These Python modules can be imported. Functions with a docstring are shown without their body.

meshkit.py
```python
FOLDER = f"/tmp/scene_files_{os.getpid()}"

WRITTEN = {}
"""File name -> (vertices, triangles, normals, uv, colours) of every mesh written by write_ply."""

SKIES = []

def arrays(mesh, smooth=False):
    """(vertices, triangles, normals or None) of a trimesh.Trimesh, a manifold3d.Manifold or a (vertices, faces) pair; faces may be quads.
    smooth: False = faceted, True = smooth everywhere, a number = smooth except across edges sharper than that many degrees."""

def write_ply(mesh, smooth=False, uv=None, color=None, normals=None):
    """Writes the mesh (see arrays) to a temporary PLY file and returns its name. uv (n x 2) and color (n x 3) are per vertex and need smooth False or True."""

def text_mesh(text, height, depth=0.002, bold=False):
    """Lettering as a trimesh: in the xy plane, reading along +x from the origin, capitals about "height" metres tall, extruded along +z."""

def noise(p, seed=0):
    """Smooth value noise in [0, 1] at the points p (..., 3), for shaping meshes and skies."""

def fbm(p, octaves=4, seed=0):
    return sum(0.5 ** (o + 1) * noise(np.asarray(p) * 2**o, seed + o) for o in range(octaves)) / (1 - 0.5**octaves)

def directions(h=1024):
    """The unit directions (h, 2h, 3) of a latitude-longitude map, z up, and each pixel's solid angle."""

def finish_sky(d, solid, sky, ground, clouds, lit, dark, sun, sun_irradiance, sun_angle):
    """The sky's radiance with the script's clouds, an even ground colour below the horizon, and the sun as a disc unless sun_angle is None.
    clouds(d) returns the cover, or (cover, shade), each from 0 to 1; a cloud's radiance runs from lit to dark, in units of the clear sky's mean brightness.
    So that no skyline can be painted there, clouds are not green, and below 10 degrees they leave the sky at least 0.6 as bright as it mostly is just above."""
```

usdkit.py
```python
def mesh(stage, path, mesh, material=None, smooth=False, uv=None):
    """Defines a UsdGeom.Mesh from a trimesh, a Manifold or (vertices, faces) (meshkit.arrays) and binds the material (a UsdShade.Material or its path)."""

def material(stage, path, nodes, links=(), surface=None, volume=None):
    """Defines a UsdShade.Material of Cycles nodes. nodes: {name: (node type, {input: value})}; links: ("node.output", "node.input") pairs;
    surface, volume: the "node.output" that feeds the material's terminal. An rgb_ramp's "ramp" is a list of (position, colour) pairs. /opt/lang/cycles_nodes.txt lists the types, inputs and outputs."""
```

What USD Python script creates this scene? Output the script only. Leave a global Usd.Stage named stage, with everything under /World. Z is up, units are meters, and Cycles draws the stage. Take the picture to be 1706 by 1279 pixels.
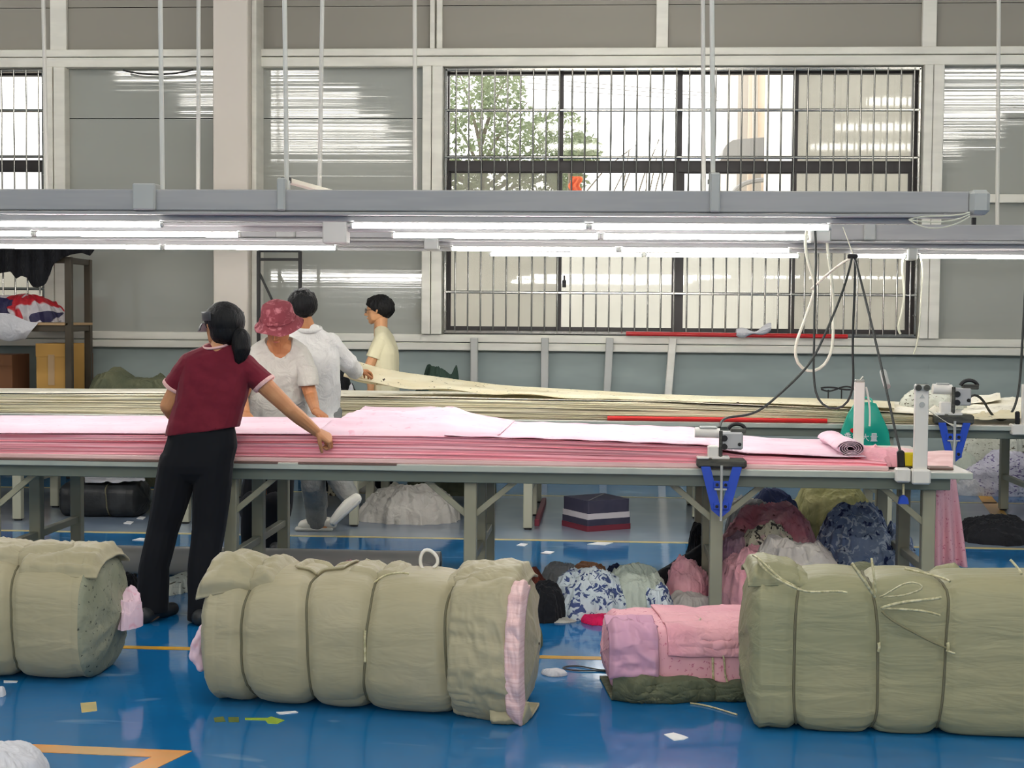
import math, random, numpy as np, trimesh, usdkit, meshkit
import manifold3d as m3
from shapely.geometry import Polygon, box as sbox
from shapely.ops import unary_union
from pxr import Usd, UsdGeom, UsdLux, UsdShade, Gf, Sdf
from meshkit import fbm, noise

stage = Usd.Stage.CreateInMemory()
UsdGeom.SetStageUpAxis(stage, UsdGeom.Tokens.z)
UsdGeom.SetStageMetersPerUnit(stage, 1.0)
world = UsdGeom.Xform.Define(stage, '/World')
stage.SetDefaultPrim(world.GetPrim())

# ------------------------------------------------------------------ camera, sky, exposure
FPX, CX, CY = 2400.0, 853.0, 639.5
YAW, PITCH, ROLL = math.radians(3.66), math.radians(2.755), math.radians(0.47)
EYE = np.array([0, 0, 1.52])
FW = np.array([-math.sin(YAW) * math.cos(PITCH), math.cos(YAW) * math.cos(PITCH), -math.sin(PITCH)])
_r = np.array([math.cos(YAW), math.sin(YAW), 0.0]); _u = np.cross(_r, FW)
RT = _r * math.cos(ROLL) + _u * math.sin(ROLL)
UP = _u * math.cos(ROLL) - _r * math.sin(ROLL)
EXPOSURE = 2.2
SKY = 0.30
cam = UsdGeom.Camera.Define(stage, '/World/camera')
_m = Gf.Matrix4d(*RT, 0, *UP, 0, *(-FW), 0, *EYE, 1)
cam.AddTransformOp().Set(_m)
cam.CreateHorizontalApertureAttr(36.0)
cam.CreateVerticalApertureAttr(36.0 * 1279 / 1706)
cam.CreateFocalLengthAttr(36.0 * FPX / 1706)
cam.CreateClippingRangeAttr(Gf.Vec2f(0.1, 300))
cam.CreateExposureAttr(EXPOSURE)
dome = UsdLux.DomeLight.Define(stage, '/World/overcast_sky')
dome.CreateIntensityAttr(SKY)
dome.CreateColorAttr(Gf.Vec3f(1.0, 0.975, 0.965))
TUBE = 10.5          # radiance of the LED tubes
CEIL = 5.6           # radiance of the ceiling lamps


def rect_light(name, x, y, z, lx, ly, inten, col=(1.0, 0.965, 0.89)):
    l = UsdLux.RectLight.Define(stage, '/World/' + name)
    l.CreateWidthAttr(lx); l.CreateHeightAttr(ly)
    l.CreateIntensityAttr(inten); l.CreateColorAttr(Gf.Vec3f(*col))
    l.AddTranslateOp().Set(Gf.Vec3d(x, y, z))


CEIL_POS = [(x, y) for y in (-6.5, -3.0, 0.6, 4.2, 8.0, 11.2) for x in (-6.3, 0.2, 6.4)]
BACK_RAILS = [(-1.3, -1.2), (-1.3, -2.4), (-1.3, -5.4)]
for i, (x, y) in enumerate(BACK_RAILS):
    rect_light(f'rail_light_{i:03d}', x, y, 2.0, 9.0, 0.05, TUBE * 2.4)


# ------------------------------------------------------------------ pixel rays (photo frame 1706 x 1279) to places in the room
def ray(u, v): return FW + RT * (u - CX) / FPX + UP * (CY - v) / FPX
def P(u, v, d): return EYE + ray(u, v) * d
def PY(u, v, y):
    q = ray(u, v); return EYE + q * (y / q[1])
def PZ(u, v, z=0.0):
    q = ray(u, v); return EYE + q * ((z - EYE[2]) / q[2])
def depth(p): return float((np.asarray(p) - EYE) @ FW)


# ------------------------------------------------------------------ scene helpers
USED = {}
INV = {}


def numbered(parent, name):
    n = USED.get((parent, name), 0); USED[(parent, name)] = n + 1
    return name if n == 0 else f'{name}_{n:03d}'


def setd(prim, **kw):
    for k, v in kw.items():
        if v: prim.SetCustomDataByKey(k, v)


def thing(name, label=None, cat=None, loc=(0, 0, 0), group=None, kind=None):
    path = '/World/' + numbered('/World', name)
    x = UsdGeom.Xform.Define(stage, path)
    x.AddTranslateOp().Set(Gf.Vec3d(*map(float, loc)))
    INV[path] = np.asarray(loc, float)
    setd(x.GetPrim(), label=label, category=cat, group=group, kind=kind)
    return path


def part(parent, name, mesh, m, label=None, smooth=30, kind=None):
    path = parent + '/' + numbered(parent, name)
    v, f, n = meshkit.arrays(mesh, smooth)
    off = INV.get(parent, np.zeros(3)); INV[path] = off
    mm = usdkit.mesh(stage, path, (v - off, f), M[m])
    if n is not None:
        from pxr import Vt
        mm.CreateNormalsAttr(Vt.Vec3fArray.FromNumpy(n.astype(np.float32))); mm.SetNormalsInterpolation('vertex')
    setd(mm.GetPrim(), label=label, kind=kind)
    return path


def solo(name, mesh, m, label, cat, group=None, smooth=30, kind=None):
    p = part('/World', name, mesh, m, smooth=smooth)
    setd(stage.GetPrimAtPath(p), label=label, category=cat, group=group, kind=kind)
    return p


def struct(name, mesh, m, smooth=30):
    p = part('/World', name, mesh, m, smooth=smooth)
    setd(stage.GetPrimAtPath(p), kind='structure'); return p


def copy_of(path, loc, label=None, group=None, rotz=0):
    src = stage.GetPrimAtPath(path); was = dict(src.GetCustomData())
    base = path.split('/')[-1]
    if base[-4:-3] == '_' and base[-3:].isdigit(): base = base[:-4]
    np_ = '/World/' + numbered('/World', base)
    x = UsdGeom.Xform.Define(stage, np_)
    x.GetPrim().GetReferences().AddInternalReference(path)
    x.ClearXformOpOrder()
    x.GetPrim().CreateAttribute('xformOp:translate', Sdf.ValueTypeNames.Double3).Set(Gf.Vec3d(*map(float, loc)))
    ops = ['xformOp:translate']
    if rotz:
        x.GetPrim().CreateAttribute('xformOp:rotateZ', Sdf.ValueTypeNames.Double).Set(float(rotz)); ops.append('xformOp:rotateZ')
    x.GetPrim().CreateAttribute('xformOpOrder', Sdf.ValueTypeNames.TokenArray).Set(ops)
    x.GetPrim().SetInstanceable(True)
    setd(x.GetPrim(), label=label or was.get('label'), category=was.get('category'), group=group or was.get('group'))
    return np_


# ------------------------------------------------------------------ shapes
cat_ = trimesh.util.concatenate


def chbox(lo, hi, b=0.0):
    lo, hi = np.minimum(lo, hi).astype(float), np.maximum(lo, hi).astype(float)
    b = min(b, 0.45 * (hi - lo).min())
    if b <= 0:
        m = trimesh.creation.box(hi - lo); m.apply_translation((lo + hi) / 2); return m
    pts = []
    for i in np.ndindex(2, 2, 2):
        s = np.array(i); c = np.where(s, hi, lo); d = np.where(s, -b, b)
        for k in range(3):
            q = c + d; q[k] = c[k]; pts.append(q)
    return trimesh.convex.convex_hull(np.array(pts))


def beam(a, b_, w, h, bev=0.0, upv=(0, 0, 1)):
    a, b_ = np.asarray(a, float), np.asarray(b_, float)
    t = b_ - a; L = np.linalg.norm(t); t /= L
    upv = np.asarray(upv, float)
    if abs(t @ upv) > 0.98: upv = np.array([0, 1.0, 0])
    s = np.cross(t, upv); s /= np.linalg.norm(s); n = np.cross(s, t)
    m = chbox((0, -w / 2, -h / 2), (L, w / 2, h / 2), bev)
    T = np.eye(4); T[:3, 0], T[:3, 1], T[:3, 2], T[:3, 3] = t, s, n, a
    m.apply_transform(T); return m


def tube(pts, r, n=8, closed=False):
    p = np.asarray(pts, float)
    if closed: p = np.vstack([p, p[:1]])
    t = np.gradient(p, axis=0); t /= np.linalg.norm(t, axis=1, keepdims=True) + 1e-12
    if closed: t[0] = t[-1] = t[0] + t[-1]; t[0] /= np.linalg.norm(t[0]); t[-1] = t[0]
    a = np.zeros_like(p); q = np.array([0, 0, 1.0]) if abs(t[0, 2]) < 0.9 else np.array([1.0, 0, 0])
    for i in range(len(p)):
        q = q - t[i] * (q @ t[i]); q /= np.linalg.norm(q) + 1e-12; a[i] = q
    b = np.cross(t, a); ang = np.arange(n) * 2 * np.pi / n
    R = np.broadcast_to(r, (len(p),))[:, None, None]
    v = p[:, None] + R * (np.cos(ang)[None, :, None] * a[:, None] + np.sin(ang)[None, :, None] * b[:, None])
    V = v.reshape(-1, 3); f = []
    for i in range(len(p) - 1):
        for j in range(n):
            k = (j + 1) % n
            A, B, C_, D = i * n + j, i * n + k, (i + 1) * n + k, (i + 1) * n + j
            f += [[A, B, C_], [A, C_, D]]
    m = len(V); V = np.vstack([V, p[:1], p[-1:]])
    for j in range(n):
        k = (j + 1) % n
        f += [[m, k, j], [m + 1, (len(p) - 1) * n + j, (len(p) - 1) * n + k]]
    return trimesh.Trimesh(V, f, process=False)


def spline(pts, n=40):
    from scipy.interpolate import PchipInterpolator, CubicSpline
    p = np.asarray(pts, float); t = np.r_[0, np.cumsum(np.linalg.norm(np.diff(p, axis=0), axis=1))]
    return CubicSpline(t, p)(np.linspace(0, t[-1], n))


def grid(pts, closed_v=False):
    """quads over an (m, n, 3) array"""
    m, n = pts.shape[:2]; f = []
    I = np.arange(m * n).reshape(m, n)
    nn = n if closed_v else n - 1
    a = I[:-1, :nn]; b = np.roll(I, -1, 1)[:-1, :nn]; c = np.roll(I, -1, 1)[1:, :nn]; d = I[1:, :nn]
    q = np.stack([a, d, c, b], -1).reshape(-1, 4)
    return pts.reshape(-1, 3), np.vstack([q[:, [0, 1, 2]], q[:, [0, 2, 3]]])


def sheet(pts, th=0.004):
    """a cloth surface with thickness: pts (m, n, 3)"""
    v, f = grid(pts); tm = trimesh.Trimesh(v, f, process=False)
    nrm = tm.vertex_normals
    m, n = pts.shape[:2]; N = m * n; I = np.arange(N).reshape(m, n)
    rim = np.r_[I[0, :], I[1:, -1], I[-1, -2::-1], I[-2:0:-1, 0]]
    nx = np.roll(rim, -1)
    side = np.vstack([np.stack([rim, rim + N, nx + N], 1), np.stack([rim, nx + N, nx], 1)])
    V = np.vstack([v + nrm * th / 2, v - nrm * th / 2])
    out = trimesh.Trimesh(V, np.vstack([f, f[:, ::-1] + N, side[:, ::-1]]), process=False)
    return out


def prism(poly, y0, y1):
    """polygon in (x, z) extruded along y"""
    g = poly if hasattr(poly, 'exterior') else Polygon(poly)
    m = trimesh.creation.extrude_polygon(g, abs(y1 - y0), engine='earcut')
    v = m.vertices
    m.vertices = np.stack([v[:, 0], max(y0, y1) - v[:, 2], v[:, 1]], 1)
    return m


def tm(man):
    k = man.to_mesh(); return trimesh.Trimesh(np.array(k.vert_properties[:, :3]), np.array(k.tri_verts), process=False)


def sph(c, r, n=16):
    return m3.Manifold.sphere(float(r), n).translate([float(x) for x in c])


def chain(levels, n=16):
    """levels: lists of (centre, radius); the union of the hulls of neighbouring levels"""
    L = [[sph(c, r, n) for c, r in (lv if isinstance(lv, list) else [lv])] for lv in levels]
    if len(L) == 1: return m3.Manifold.batch_hull(L[0])
    return m3.Manifold.batch_boolean([m3.Manifold.batch_hull(a + b) for a, b in zip(L, L[1:])], m3.OpType.Add)


def union(*ms): return m3.Manifold.batch_boolean([x for x in ms if x is not None], m3.OpType.Add)


def soft(man, edge=0.02, it=10):
    m = tm(man.refine_to_length(edge))
    m.merge_vertices()
    trimesh.smoothing.filter_taubin(m, lamb=0.5, nu=0.53, iterations=it)
    return m


def wrinkle(m, amp, freq, seed=0, axis=None):
    v = np.array(m.vertices); n = m.vertex_normals
    q = v * freq if np.ndim(freq) == 0 else v * np.asarray(freq)
    m.vertices = v + n * ((fbm(q + 50, 3, seed) - 0.5) * 2 * amp)[:, None]
    return m


def ridged(q, seed, oct=4):
    s, a, tot = 0, 1.0, 0
    for o in range(oct):
        s = s + a * (1 - np.abs(2 * noise(q * 1.9 ** o + 17 * o, seed + o) - 1)); tot += a; a *= 0.55
    return s / tot


def folds(q, seed, fr):
    """sharp, elongated, domain-warped cloth folds in 0..1 at metric points q"""
    w = np.stack([fbm(q * fr * 0.45 + 3 + seed, 2, seed + 11), fbm(q * fr * 0.45 + 19 - seed, 2, seed + 12), fbm(q * fr * 0.45 + 41, 2, seed + 13)], -1) - 0.5
    a = seed * 2.399; c, s = math.cos(a), math.sin(a)
    x = q[..., 0] * c - q[..., 1] * s; y = q[..., 0] * s + q[..., 1] * c
    k = np.stack([x * 0.55, y * 1.5, q[..., 2] * 0.9], -1) * fr + 1.5 * w
    k2 = np.stack([y * 0.6, x * 1.6, q[..., 2]], -1) * fr * 1.9 + 2.0 * w + 7
    f1 = (1 - np.abs(2 * noise(k, seed) - 1)) ** 2; f2 = (1 - np.abs(2 * noise(k2, seed + 3) - 1)) ** 2
    f3 = (1 - np.abs(2 * noise(k2 * 2.1 + 5, seed + 6) - 1)) ** 2
    return 0.6 * f1 + 0.28 * f2 + 0.12 * f3


def heapmesh(c, rx, ry, h, seed, amp=0.28, freq=3.0, sub=4, z0=0.0, flat=0.55, rot=0):
    """a crumpled heap of cloth that rests on z0"""
    big = max(rx, ry); na = int(np.clip(110 + 220 * big, 90, 220)); nr = na // 3
    ph = np.linspace(0, 2 * np.pi, na, endpoint=False); r = np.r_[0.0, np.linspace(0.02, 1, nr) ** 0.85]
    e = np.stack([np.cos(ph) * 1.6, np.sin(ph) * 1.6, 0 * ph + seed * 3.7], -1)
    R = 0.92 + 0.34 * (fbm(e, 2, seed) - 0.5) + 0.16 * (ridged(e * 2.6, seed + 4, 2) - 0.5)
    rr, pp = np.meshgrid(r, ph, indexing='ij')
    X, Y = rr * np.cos(pp) * R * rx, rr * np.sin(pp) * R * ry
    base = np.clip(1 - rr ** (2.2 + 0.45 * min(h / max(big, .05), 2)), 0, 1) ** 0.55
    q = np.stack([X, Y, base * h * 0.9], -1) + np.array([seed * 5.1, seed * 1.3, 0])
    f = folds(q, seed, 1.0 / max(0.085, 0.3 * big))
    lump = fbm(q / max(0.16, 0.7 * big), 2, seed + 9)
    z = base * (0.8 + 0.42 * (lump - 0.5)) + amp * (f - 0.4) * np.clip(base * 1.6, 0, 1) * min(1.0, 0.17 / max(h, 0.03))
    z = np.clip(z, 0, None); m_ = rr < 0.8
    z = z / z[m_].max() * h + 0.004 * (1 - base) * f
    d = min(0.03, 0.12 * big) * amp / 0.28
    X = X + d * (folds(q + 3, seed + 20, 6.0) - 0.4) * np.cos(pp) * rr; Y = Y + d * (folds(q + 9, seed + 21, 6.0) - 0.4) * np.sin(pp) * rr
    cr, sr = math.cos(rot), math.sin(rot)
    pts = np.stack([c[0] + X * cr - Y * sr, c[1] + X * sr + Y * cr, z0 + np.maximum(z, 0) + 0.002], -1)
    pts[0] = pts[0].mean(0)
    skirt = pts[-1:].copy(); skirt[..., 2] = z0 + 0.001
    v, f_ = grid(np.concatenate([pts, skirt]), closed_v=True)
    return trimesh.Trimesh(v, f_[:, ::-1], process=False)


def heap(name, label, cat, mt, u0, u1, vt, vb, ry, seed, d=None, group=None, down=False, **kw):
    """heap given by what it spans in the photograph, at its distance from the floor contact (or from d)"""
    um = (u0 + u1) / 2
    if d is None:
        f = PZ(um, vb, 0.0); y = f[1] + ry * 0.9; z0 = 0.0
    else:
        y = d; z0 = 0.0 if down else max(PY(um, vb, y)[2], 0)
    a, b = PY(u0, vt, y), PY(u1, vt, y)
    c = (a + b) / 2
    return solo(name, heapmesh(c, (b[0] - a[0]) / 2 * 1.04, ry, c[2] - z0, seed, z0=z0, **kw), mt, label, cat, group, smooth=True)


# ------------------------------------------------------------------ materials
M = {}


def lin(c): return tuple(((x / 255) / 12.92 if x / 255 < 0.04045 else ((x / 255 + 0.055) / 1.055) ** 2.4) for x in c)


def mat(name, col, rough=0.6, spec=0.4, metal=0.0, alt=None, sc=4.0, st=(1, 1, 1), lo=0.4, hi=0.6, det=3.0, dist=0.0,
        bump=0.0, bs=60.0, bst=(1, 1, 1), bd=0.01, bdist=0.0, sheen=0.0, coat=0.0, emit=None, dots=None, extra=None, trans=0.0):
    n = {'g': ('geometry', {}), 'p': ('principled_bsdf', {'base_color': lin(col), 'roughness': rough, 'specular_ior_level': spec, 'metallic': metal,
                                                          'sheen_weight': sheen, 'coat_weight': coat})}
    l = []
    last = None
    if alt is not None:
        n['mp'] = ('mapping', {'scale': st}); l.append(('g.position', 'mp.vector'))
        n['nz'] = ('noise_texture', {'scale': sc, 'detail': det, 'roughness': 0.55, 'distortion': dist}); l.append(('mp.vector', 'nz.vector'))
        n['rp'] = ('rgb_ramp', {'ramp': [(lo, lin(col)), (hi, lin(alt))]}); l.append(('nz.fac', 'rp.fac'))
        last = 'rp.color'
    for k, (dc, dsc, dl, dh, dst, ddist) in enumerate(dots or []):
        n[f'dm{k}'] = ('mapping', {'scale': dst, 'location': (3.1 * k, 1.7 * k, 0.3)}); l.append(('g.position', f'dm{k}.vector'))
        n[f'dn{k}'] = ('noise_texture', {'scale': dsc, 'detail': 2.0, 'distortion': ddist}); l.append((f'dm{k}.vector', f'dn{k}.vector'))
        n[f'dr{k}'] = ('rgb_ramp', {'ramp': [(dl, (0, 0, 0)), (dh, (1, 1, 1))]}); l.append((f'dn{k}.fac', f'dr{k}.fac'))
        n[f'dx{k}'] = ('mix_color', {'a': lin(col), 'b': lin(dc)})
        n[f'db{k}'] = ('rgb_to_bw', {}); l.append((f'dr{k}.color', f'db{k}.color')); l.append((f'db{k}.val', f'dx{k}.fac'))
        if last: l.append((last, f'dx{k}.a'))
        last = f'dx{k}.result'
    if last: l.append((last, 'p.base_color'))
    if bump:
        n['bm'] = ('mapping', {'scale': bst}); l.append(('g.position', 'bm.vector'))
        n['bn'] = ('noise_texture', {'scale': bs, 'detail': 3.0, 'distortion': bdist}); l.append(('bm.vector', 'bn.vector'))
        n['bp'] = ('bump', {'strength': bump, 'distance': bd}); l += [('bn.fac', 'bp.height'), ('bp.normal', 'p.normal')]
    if emit: n['p'][1].update({'emission_color': lin(emit[0]), 'emission_strength': emit[1]})
    surf = 'p.BSDF'
    if trans:
        n['t'] = ('translucent_bsdf', {'color': lin(col)})
        n['mx'] = ('mix_closure', {'fac': trans}); l += [('p.BSDF', 'mx.closure1'), ('t.BSDF', 'mx.closure2')]
        if last: l.append((last, 't.color'))
        surf = 'mx.closure'
    M[name] = usdkit.material(stage, '/World/Looks/' + name, n, l, surface=surf)


def pane(name, tint, haze, hazecol):
    n = {'t': ('transparent_bsdf', {'color': tint}), 'gl': ('glossy_bsdf', {'roughness': 0.03, 'color': (0.75, 0.75, 0.75)}), 'fr': ('fresnel', {'IOR': 1.45}),
         'df': ('diffuse_bsdf', {'color': lin(hazecol)}), 'm1': ('mix_closure', {'fac': haze}), 'm2': ('mix_closure', {})}
    l = [('t.BSDF', 'm1.closure1'), ('df.BSDF', 'm1.closure2'), ('m1.closure', 'm2.closure1'), ('gl.BSDF', 'm2.closure2'), ('fr.fac', 'm2.fac')]
    M[name] = usdkit.material(stage, '/World/Looks/' + name, n, l, surface='m2.closure')


UsdGeom.Scope.Define(stage, '/World/Looks')
mat('wall_panel', (160, 162, 155), 0.05, 0.9, bump=0.06, bs=1.0, bst=(0.05, 0.05, 14), bd=0.02)
mat('wall_panel_shaded', (150, 146, 137), 0.6, 0.15)  # panels above the upper girt: their shade is put into this darker colour
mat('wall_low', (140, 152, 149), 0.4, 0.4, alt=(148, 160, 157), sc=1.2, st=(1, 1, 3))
mat('trim_white', (228, 226, 216), 0.4, 0.4, alt=(218, 216, 206), sc=2, st=(1, 1, 4))
mat('column_white', (214, 206, 196), 0.4, 0.4)
mat('ceiling_white', (185, 185, 180), 0.7)
mat('wall_side', (185, 186, 182), 0.5)
mat('frame_dark', (58, 54, 54), 0.4, 0.4)
mat('steel', (150, 149, 144), 0.2, 0.5, metal=1.0)
pane('glass_clear', (0.93, 0.94, 0.93), 0.03, (200, 200, 195))
pane('glass_milky', (0.86, 0.86, 0.83), 0.32, (206, 204, 194))
mat('floor_blue', (16, 102, 160), 0.09, 0.55, alt=(26, 110, 164), sc=0.8, lo=0.35, hi=0.7, bump=0.06, bs=5.0, bst=(1, 1, 1), bd=0.02,
    dots=[((120, 150, 175), 2.3, 0.62, 0.8, (1, 2.5, 1), 0.6)])
mat('floor_grey', (128, 140, 152), 0.2, 0.5, alt=(112, 128, 148), sc=1.5)
mat('line_yellow', (214, 160, 44), 0.3, 0.4, alt=(196, 150, 60), sc=5)
mat('line_faded', (206, 184, 120), 0.3, 0.4, alt=(186, 175, 130), sc=5)
mat('line_orange', (214, 138, 34), 0.35, 0.4, alt=(190, 150, 90), sc=2.5)
mat('tray', (160, 160, 160), 0.3, 0.5, alt=(168, 167, 166), sc=1.5, st=(1, 1, 8))
mat('tray_light', (216, 214, 216), 0.4, 0.4)
mat('tray_box', (178, 180, 176), 0.45)
mat('rod', (216, 214, 204), 0.4)
mat('black', (26, 26, 28), 0.5)
mat('table_leg', (158, 156, 134), 0.4, 0.4, alt=(150, 148, 128), sc=3)
mat('table_leg_far', (176, 176, 156), 0.4, 0.4)
mat('apron', (112, 120, 110), 0.4, 0.4)
mat('table_edge', (178, 184, 174), 0.35, 0.5, alt=(168, 176, 168), sc=4, st=(1, 1, 1))
mat('table_top', (214, 208, 200), 0.3, 0.5)
mat('brown_strip', (110, 86, 78), 0.5)
mat('bolt', (190, 190, 180), 0.3, metal=0.8)
mat('bale_olive', (162, 154, 124), 0.55, 0.35, bump=0.26, bs=3.2, bst=(1.3, 4.5, 4.5), bd=0.035, bdist=0.5, alt=(170, 161, 132), sc=2.0, sheen=0.1)
mat('bale_green', (156, 151, 118), 0.55, 0.35, bump=0.3, bs=3.2, bst=(1.1, 4.5, 5.5), bd=0.035, bdist=0.5, alt=(146, 144, 112), sc=2.0)
mat('bale_cap', (146, 147, 126), 0.6, 0.3, bump=0.4, bs=12, bd=0.03, bdist=0.6, alt=(132, 135, 114), sc=5,
    dots=[((70, 72, 62), 60, 0.66, 0.7, (1, 1, 1), 0)])
mat('bale_groove', (104, 100, 78), 0.7)
mat('twine', (206, 198, 160), 0.35, 0.5, alt=(168, 160, 120), sc=60)
mat('twine_dark', (128, 122, 92), 0.6)
mat('pink_cloth', (232, 172, 180), 0.8, 0.2, bump=0.5, bs=10, bd=0.045, bdist=0.9, alt=(224, 158, 170), sc=3, sheen=0.1)
mat('pink_print', (232, 178, 186), 0.8, 0.2, alt=(226, 168, 178), sc=3, dots=[((200, 122, 140), 62, 0.62, 0.68, (1, 1, 1), 0.4)])
mat('lilac_pink', (214, 166, 186), 0.8, 0.2, alt=(204, 156, 180), sc=5)
mat('pink_pale', (234, 206, 218), 0.8, 0.2, alt=(230, 196, 210), sc=2.5, dots=[((228, 176, 194), 16, 0.64, 0.72, (1, 1, 1), 0.6)])
mat('pink_stack', (248, 142, 158), 0.85, 0.15, alt=(253, 200, 209), sc=6, st=(0.25, 1, 26), lo=0.35, hi=0.65, det=4)
mat('pink_rim', (238, 204, 202), 0.85, 0.15, alt=(226, 186, 184), sc=6, st=(0.3, 1, 20))
mat('cream_stack', (232, 224, 198), 0.85, 0.15, alt=(212, 204, 168), sc=6, st=(0.22, 1, 26), lo=0.4, hi=0.7, det=4)
mat('cream_top', (240, 236, 222), 0.85, 0.15, alt=(232, 226, 206), sc=3, dots=[((150, 140, 120), 30, 0.67, 0.72, (0.7, 1, 1), 0.6)])
mat('cream_sheet', (232, 226, 200), 0.85, 0.15, alt=(226, 216, 184), sc=2.5, st=(1, 1, 6), dots=[((70, 62, 54), 26, 0.68, 0.71, (1, 1, 1), 0.8)], trans=0.2)
mat('skin', (198, 142, 100), 0.5, 0.35, alt=(190, 132, 92), sc=8)
mat('skin_tan', (186, 128, 86), 0.5, 0.35, alt=(178, 118, 78), sc=8)
mat('skin_pale', (214, 160, 118), 0.5, 0.35)
mat('hair', (13, 13, 15), 0.6, 0.3, bump=0.7, bs=70, bst=(1, 1, 0.12), bd=0.012)
mat('shirt_maroon', (112, 30, 46), 0.85, 0.2, alt=(104, 26, 42), sc=14, sheen=0.12, bump=0.12, bs=160, bd=0.002)
mat('cuff_pink', (226, 182, 178), 0.85, 0.2)
mat('trouser_black', (16, 18, 24), 0.8, 0.2, sheen=0.05, bump=0.1, bs=20, bd=0.004)
mat('visor', (62, 62, 66), 0.35, 0.5)
mat('shoe_dark', (44, 46, 48), 0.5)
mat('shirt_grey', (190, 188, 179), 0.85, 0.2, bump=0.5, bs=10, bd=0.045, bdist=0.9)
mat('shirt_white', (220, 219, 215), 0.8, 0.2, bump=0.5, bs=10, bd=0.045, bdist=0.9)
mat('shirt_cream', (222, 216, 184), 0.85, 0.2)
mat('hat_red', (128, 62, 70), 0.85, 0.2, alt=(190, 124, 130), sc=18, lo=0.5, hi=0.68, dist=1.0, bump=0.3, bs=30, bd=0.008)  # the paler mottling paints highlights into the red
mat('trouser_grey', (140, 140, 136), 0.85, 0.2, bump=0.5, bs=10, bd=0.045, bdist=0.9, alt=(126, 128, 126), sc=6)
mat('shoe_white', (222, 220, 208), 0.5)
mat('shoe_sole', (196, 196, 188), 0.5)
mat('glasses', (60, 44, 40), 0.3)
mat('lip', (168, 96, 84), 0.5)
mat('eye_dark', (40, 32, 28), 0.3)
mat('floral_blue', (212, 220, 224), 0.85, 0.2, bump=0.5, bs=10, bd=0.045, bdist=0.9, alt=(196, 206, 212), sc=4, dots=[((70, 84, 128), 24, 0.54, 0.58, (1, 1, 1), 1.2)])
mat('floral_denim', (112, 128, 162), 0.85, 0.2, bump=0.5, bs=10, bd=0.045, bdist=0.9, alt=(134, 148, 174), sc=5, dots=[((186, 196, 210), 22, 0.53, 0.59, (1, 1, 1), 1.4), ((44, 54, 92), 20, 0.6, 0.66, (1, 1, 1), 0.6)])
mat('floral_grey', (198, 192, 170), 0.85, 0.2, bump=0.5, bs=10, bd=0.045, bdist=0.9, alt=(184, 176, 154), sc=5, dots=[((64, 60, 58), 26, 0.54, 0.59, (1, 1, 1), 0.9), ((206, 170, 172), 9, 0.62, 0.68, (1, 1, 1), 0.6)])
mat('floral_lilac', (206, 204, 216), 0.85, 0.2, bump=0.5, bs=10, bd=0.045, bdist=0.9, alt=(192, 190, 206), sc=5, dots=[((112, 100, 142), 24, 0.58, 0.63, (1, 1, 2.2), 0.5)])
mat('floral_pale', (206, 208, 196), 0.85, 0.2, bump=0.5, bs=10, bd=0.045, bdist=0.9, alt=(190, 192, 178), sc=5, dots=[((112, 108, 96), 22, 0.61, 0.66, (1, 1, 2.2), 0.5)])
mat('rose_cloth', (200, 122, 134), 0.85, 0.2, bump=0.5, bs=10, bd=0.045, bdist=0.9, alt=(218, 164, 170), sc=4, dots=[((120, 70, 74), 14, 0.64, 0.7, (1, 1, 1), 0.6)])
mat('plum_cloth', (128, 96, 116), 0.85, 0.2, bump=0.5, bs=10, bd=0.045, bdist=0.9, alt=(158, 128, 140), sc=6)
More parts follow.
